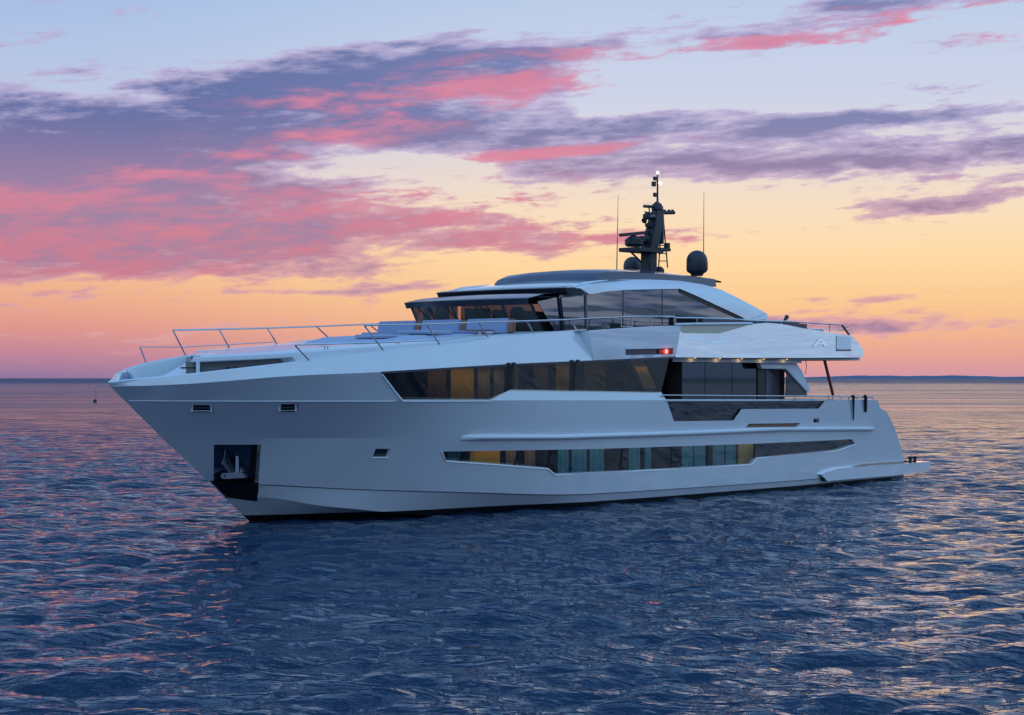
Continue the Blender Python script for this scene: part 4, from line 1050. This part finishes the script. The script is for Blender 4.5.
# ------------------------------------------------------------------ sea
wm = bpy.data.materials.new('sea_water'); wm.use_nodes = True; t = wm.node_tree; S.nt = t
p = t.nodes['Principled BSDF']; p.inputs['Base Color'].default_value = (.003,.030,.072,1); p.inputs['IOR'].default_value = 1.333
g = t.nodes.new('ShaderNodeNewGeometry'); sp = t.nodes.new('ShaderNodeSeparateXYZ'); t.links.new(g.outputs['Position'], sp.inputs[0])
wx, wy = S(sp.outputs[0]), S(sp.outputs[1])
dist = S.m('SQRT', wx*wx + wy*wy)
far = smooth(dist, 900, 2200)
gust = smooth(noise(wx*.009, wy*.040, 31., 3, .55), .40, .60)       # ruffled and slick patches
rgh = far*.22 + .03 + smooth(dist, 60, 400)*(gust*.16 + .05)
t.links.new(rgh.k, p.inputs['Roughness'])
h = (noise(wx*1.1, wy*2.7, 0., 3, .55, 0)-.5)*.30*(1-smooth(dist,250,900)*.6) \
  + (noise(wx*3.4, wy*8.0, 4., 3, .6, 0)-.5)*.085*(1-smooth(dist,60,350)) \
  + (noise(wx*.20, wy*.46, 7., 4, .55, 0)-.5)*(smooth(dist,80,300)*.6+.75) \
  + (noise(wx*.03, wy*.05, 2., 3, .5)-.5)*8.0*smooth(dist,150,600)*(gust*.7 + .4) + (noise(wx*.07, wy*.16, 12., 4, .6)-.5)*2.4*smooth(dist,70,220)
h = h + S.m('MAXIMUM', dist - 70.0, 0.0) * .14      # added slope, rising from the viewpoint, turns far reflections to higher sky
bp = t.nodes.new('ShaderNodeBump'); bp.inputs['Strength'].default_value = 1.0; bp.inputs['Distance'].default_value = 1.0
t.links.new(h.k, bp.inputs['Height']); t.links.new(bp.outputs[0], p.inputs['Normal'])
# fan grid: fine where the camera and the hull's mirror image look, coarse elsewhere, one sheet to the horizon all round
ang = np.concatenate([np.radians(np.linspace(-180,-24,40,endpoint=False)), np.radians(np.linspace(-24,24,861)), np.radians(np.linspace(24,56,271)[1:]), np.radians(np.linspace(56,180,33)[1:])])
rad = np.concatenate([np.array([.01,4,8,11]), np.exp(np.linspace(math.log(13), math.log(330), 950)), np.exp(np.linspace(math.log(360), math.log(30000), 30))])
AA, RR = np.meshgrid(ang, rad); XX = RR*np.sin(AA); YY = RR*np.cos(AA)
hh = np.zeros_like(XX); dxx = np.zeros_like(XX); dyy = np.zeros_like(XX)
N = 96
for i in range(N):
    lam = math.exp(rng.uniform(math.log(.36), math.log(2.3))) if i % 10 else rng.uniform(3.5, 8)
    th = math.radians(-74) + rng.normal(0, .45)        # travelling obliquely towards the camera
    kx, ky = math.sin(th)*0 + math.cos(th), math.sin(th)
    k = 2*math.pi/lam; a = .029*lam/(2*math.pi)*(1.3 if lam < 2.4 else .5)
    cut_ = np.clip((lam/(RR*.0034*2.6)-1), 0, 1)*np.clip((320-RR)/150, 0, 1)
    ph = k*(XX*kx+YY*ky)+rng.uniform(0, 6.28)
    env = 1 + .5*np.sin(XX*kx*k*.11*rng.uniform(.5,1.5)-YY*ky*k*.09+rng.uniform(0,6.28))
    hh += a*env*cut_*np.sin(ph); dxx -= a*env*cut_*np.cos(ph)*kx*.8; dyy -= a*env*cut_*np.cos(ph)*ky*.8
wide = (AA > R(-24.5)) & (AA < R(56.5))
hh *= wide; XX = XX + dxx*wide; YY = YY + dyy*wide
nr, na = XX.shape
co = np.stack([XX, YY, hh], -1).reshape(-1, 3).astype(np.float32)
idx = np.arange(nr*na).reshape(nr, na)
q = np.stack([idx[:-1,:-1], idx[:-1,1:], idx[1:,1:], idx[1:,:-1]], -1).reshape(-1, 4)[:, ::-1]
me = bpy.data.meshes.new('sea'); me.vertices.add(len(co)); me.vertices.foreach_set('co', co.ravel())
me.loops.add(q.size); me.loops.foreach_set('vertex_index', q.ravel().astype(np.int32))
me.polygons.add(len(q)); me.polygons.foreach_set('loop_start', np.arange(0, q.size, 4, dtype=np.int32)); me.polygons.foreach_set('loop_total', np.full(len(q), 4, dtype=np.int32))
me.update(calc_edges=True); me.polygons.foreach_set('use_smooth', np.ones(len(q), dtype=bool))
sea = link('sea', me, None, wm); sea['kind'] = 'structure'

# far low coast beyond the stern, distance haze put into its blue colour
lm = mat('hazed_coast_land', (.15,.19,.27), 1.0, spec=0)
b = MB(); rows = []; D = 9000
for px in np.arange(770, 1500, 4):
    x = (px-512)/FPX*D
    env = min(1, (px-770)/50.)
    hgt = 4.5 + env*(8.5 + 3.0*math.sin(px*.021+1.2) + 1.8*math.sin(px*.067) + 1.0*math.sin(px*.19+2)) + env*random.uniform(-.6,.6)
    rows.append([Vector((x, D-500, -2)), Vector((x, D-350, hgt*.45)), Vector((x, D, hgt)), Vector((x, D+900, hgt*.7)), Vector((x, D+1500, -2))])
b.loft(rows); hl = b.build('hills', lm, None, smooth=True, sharp=80); hl['kind'] = 'structure'
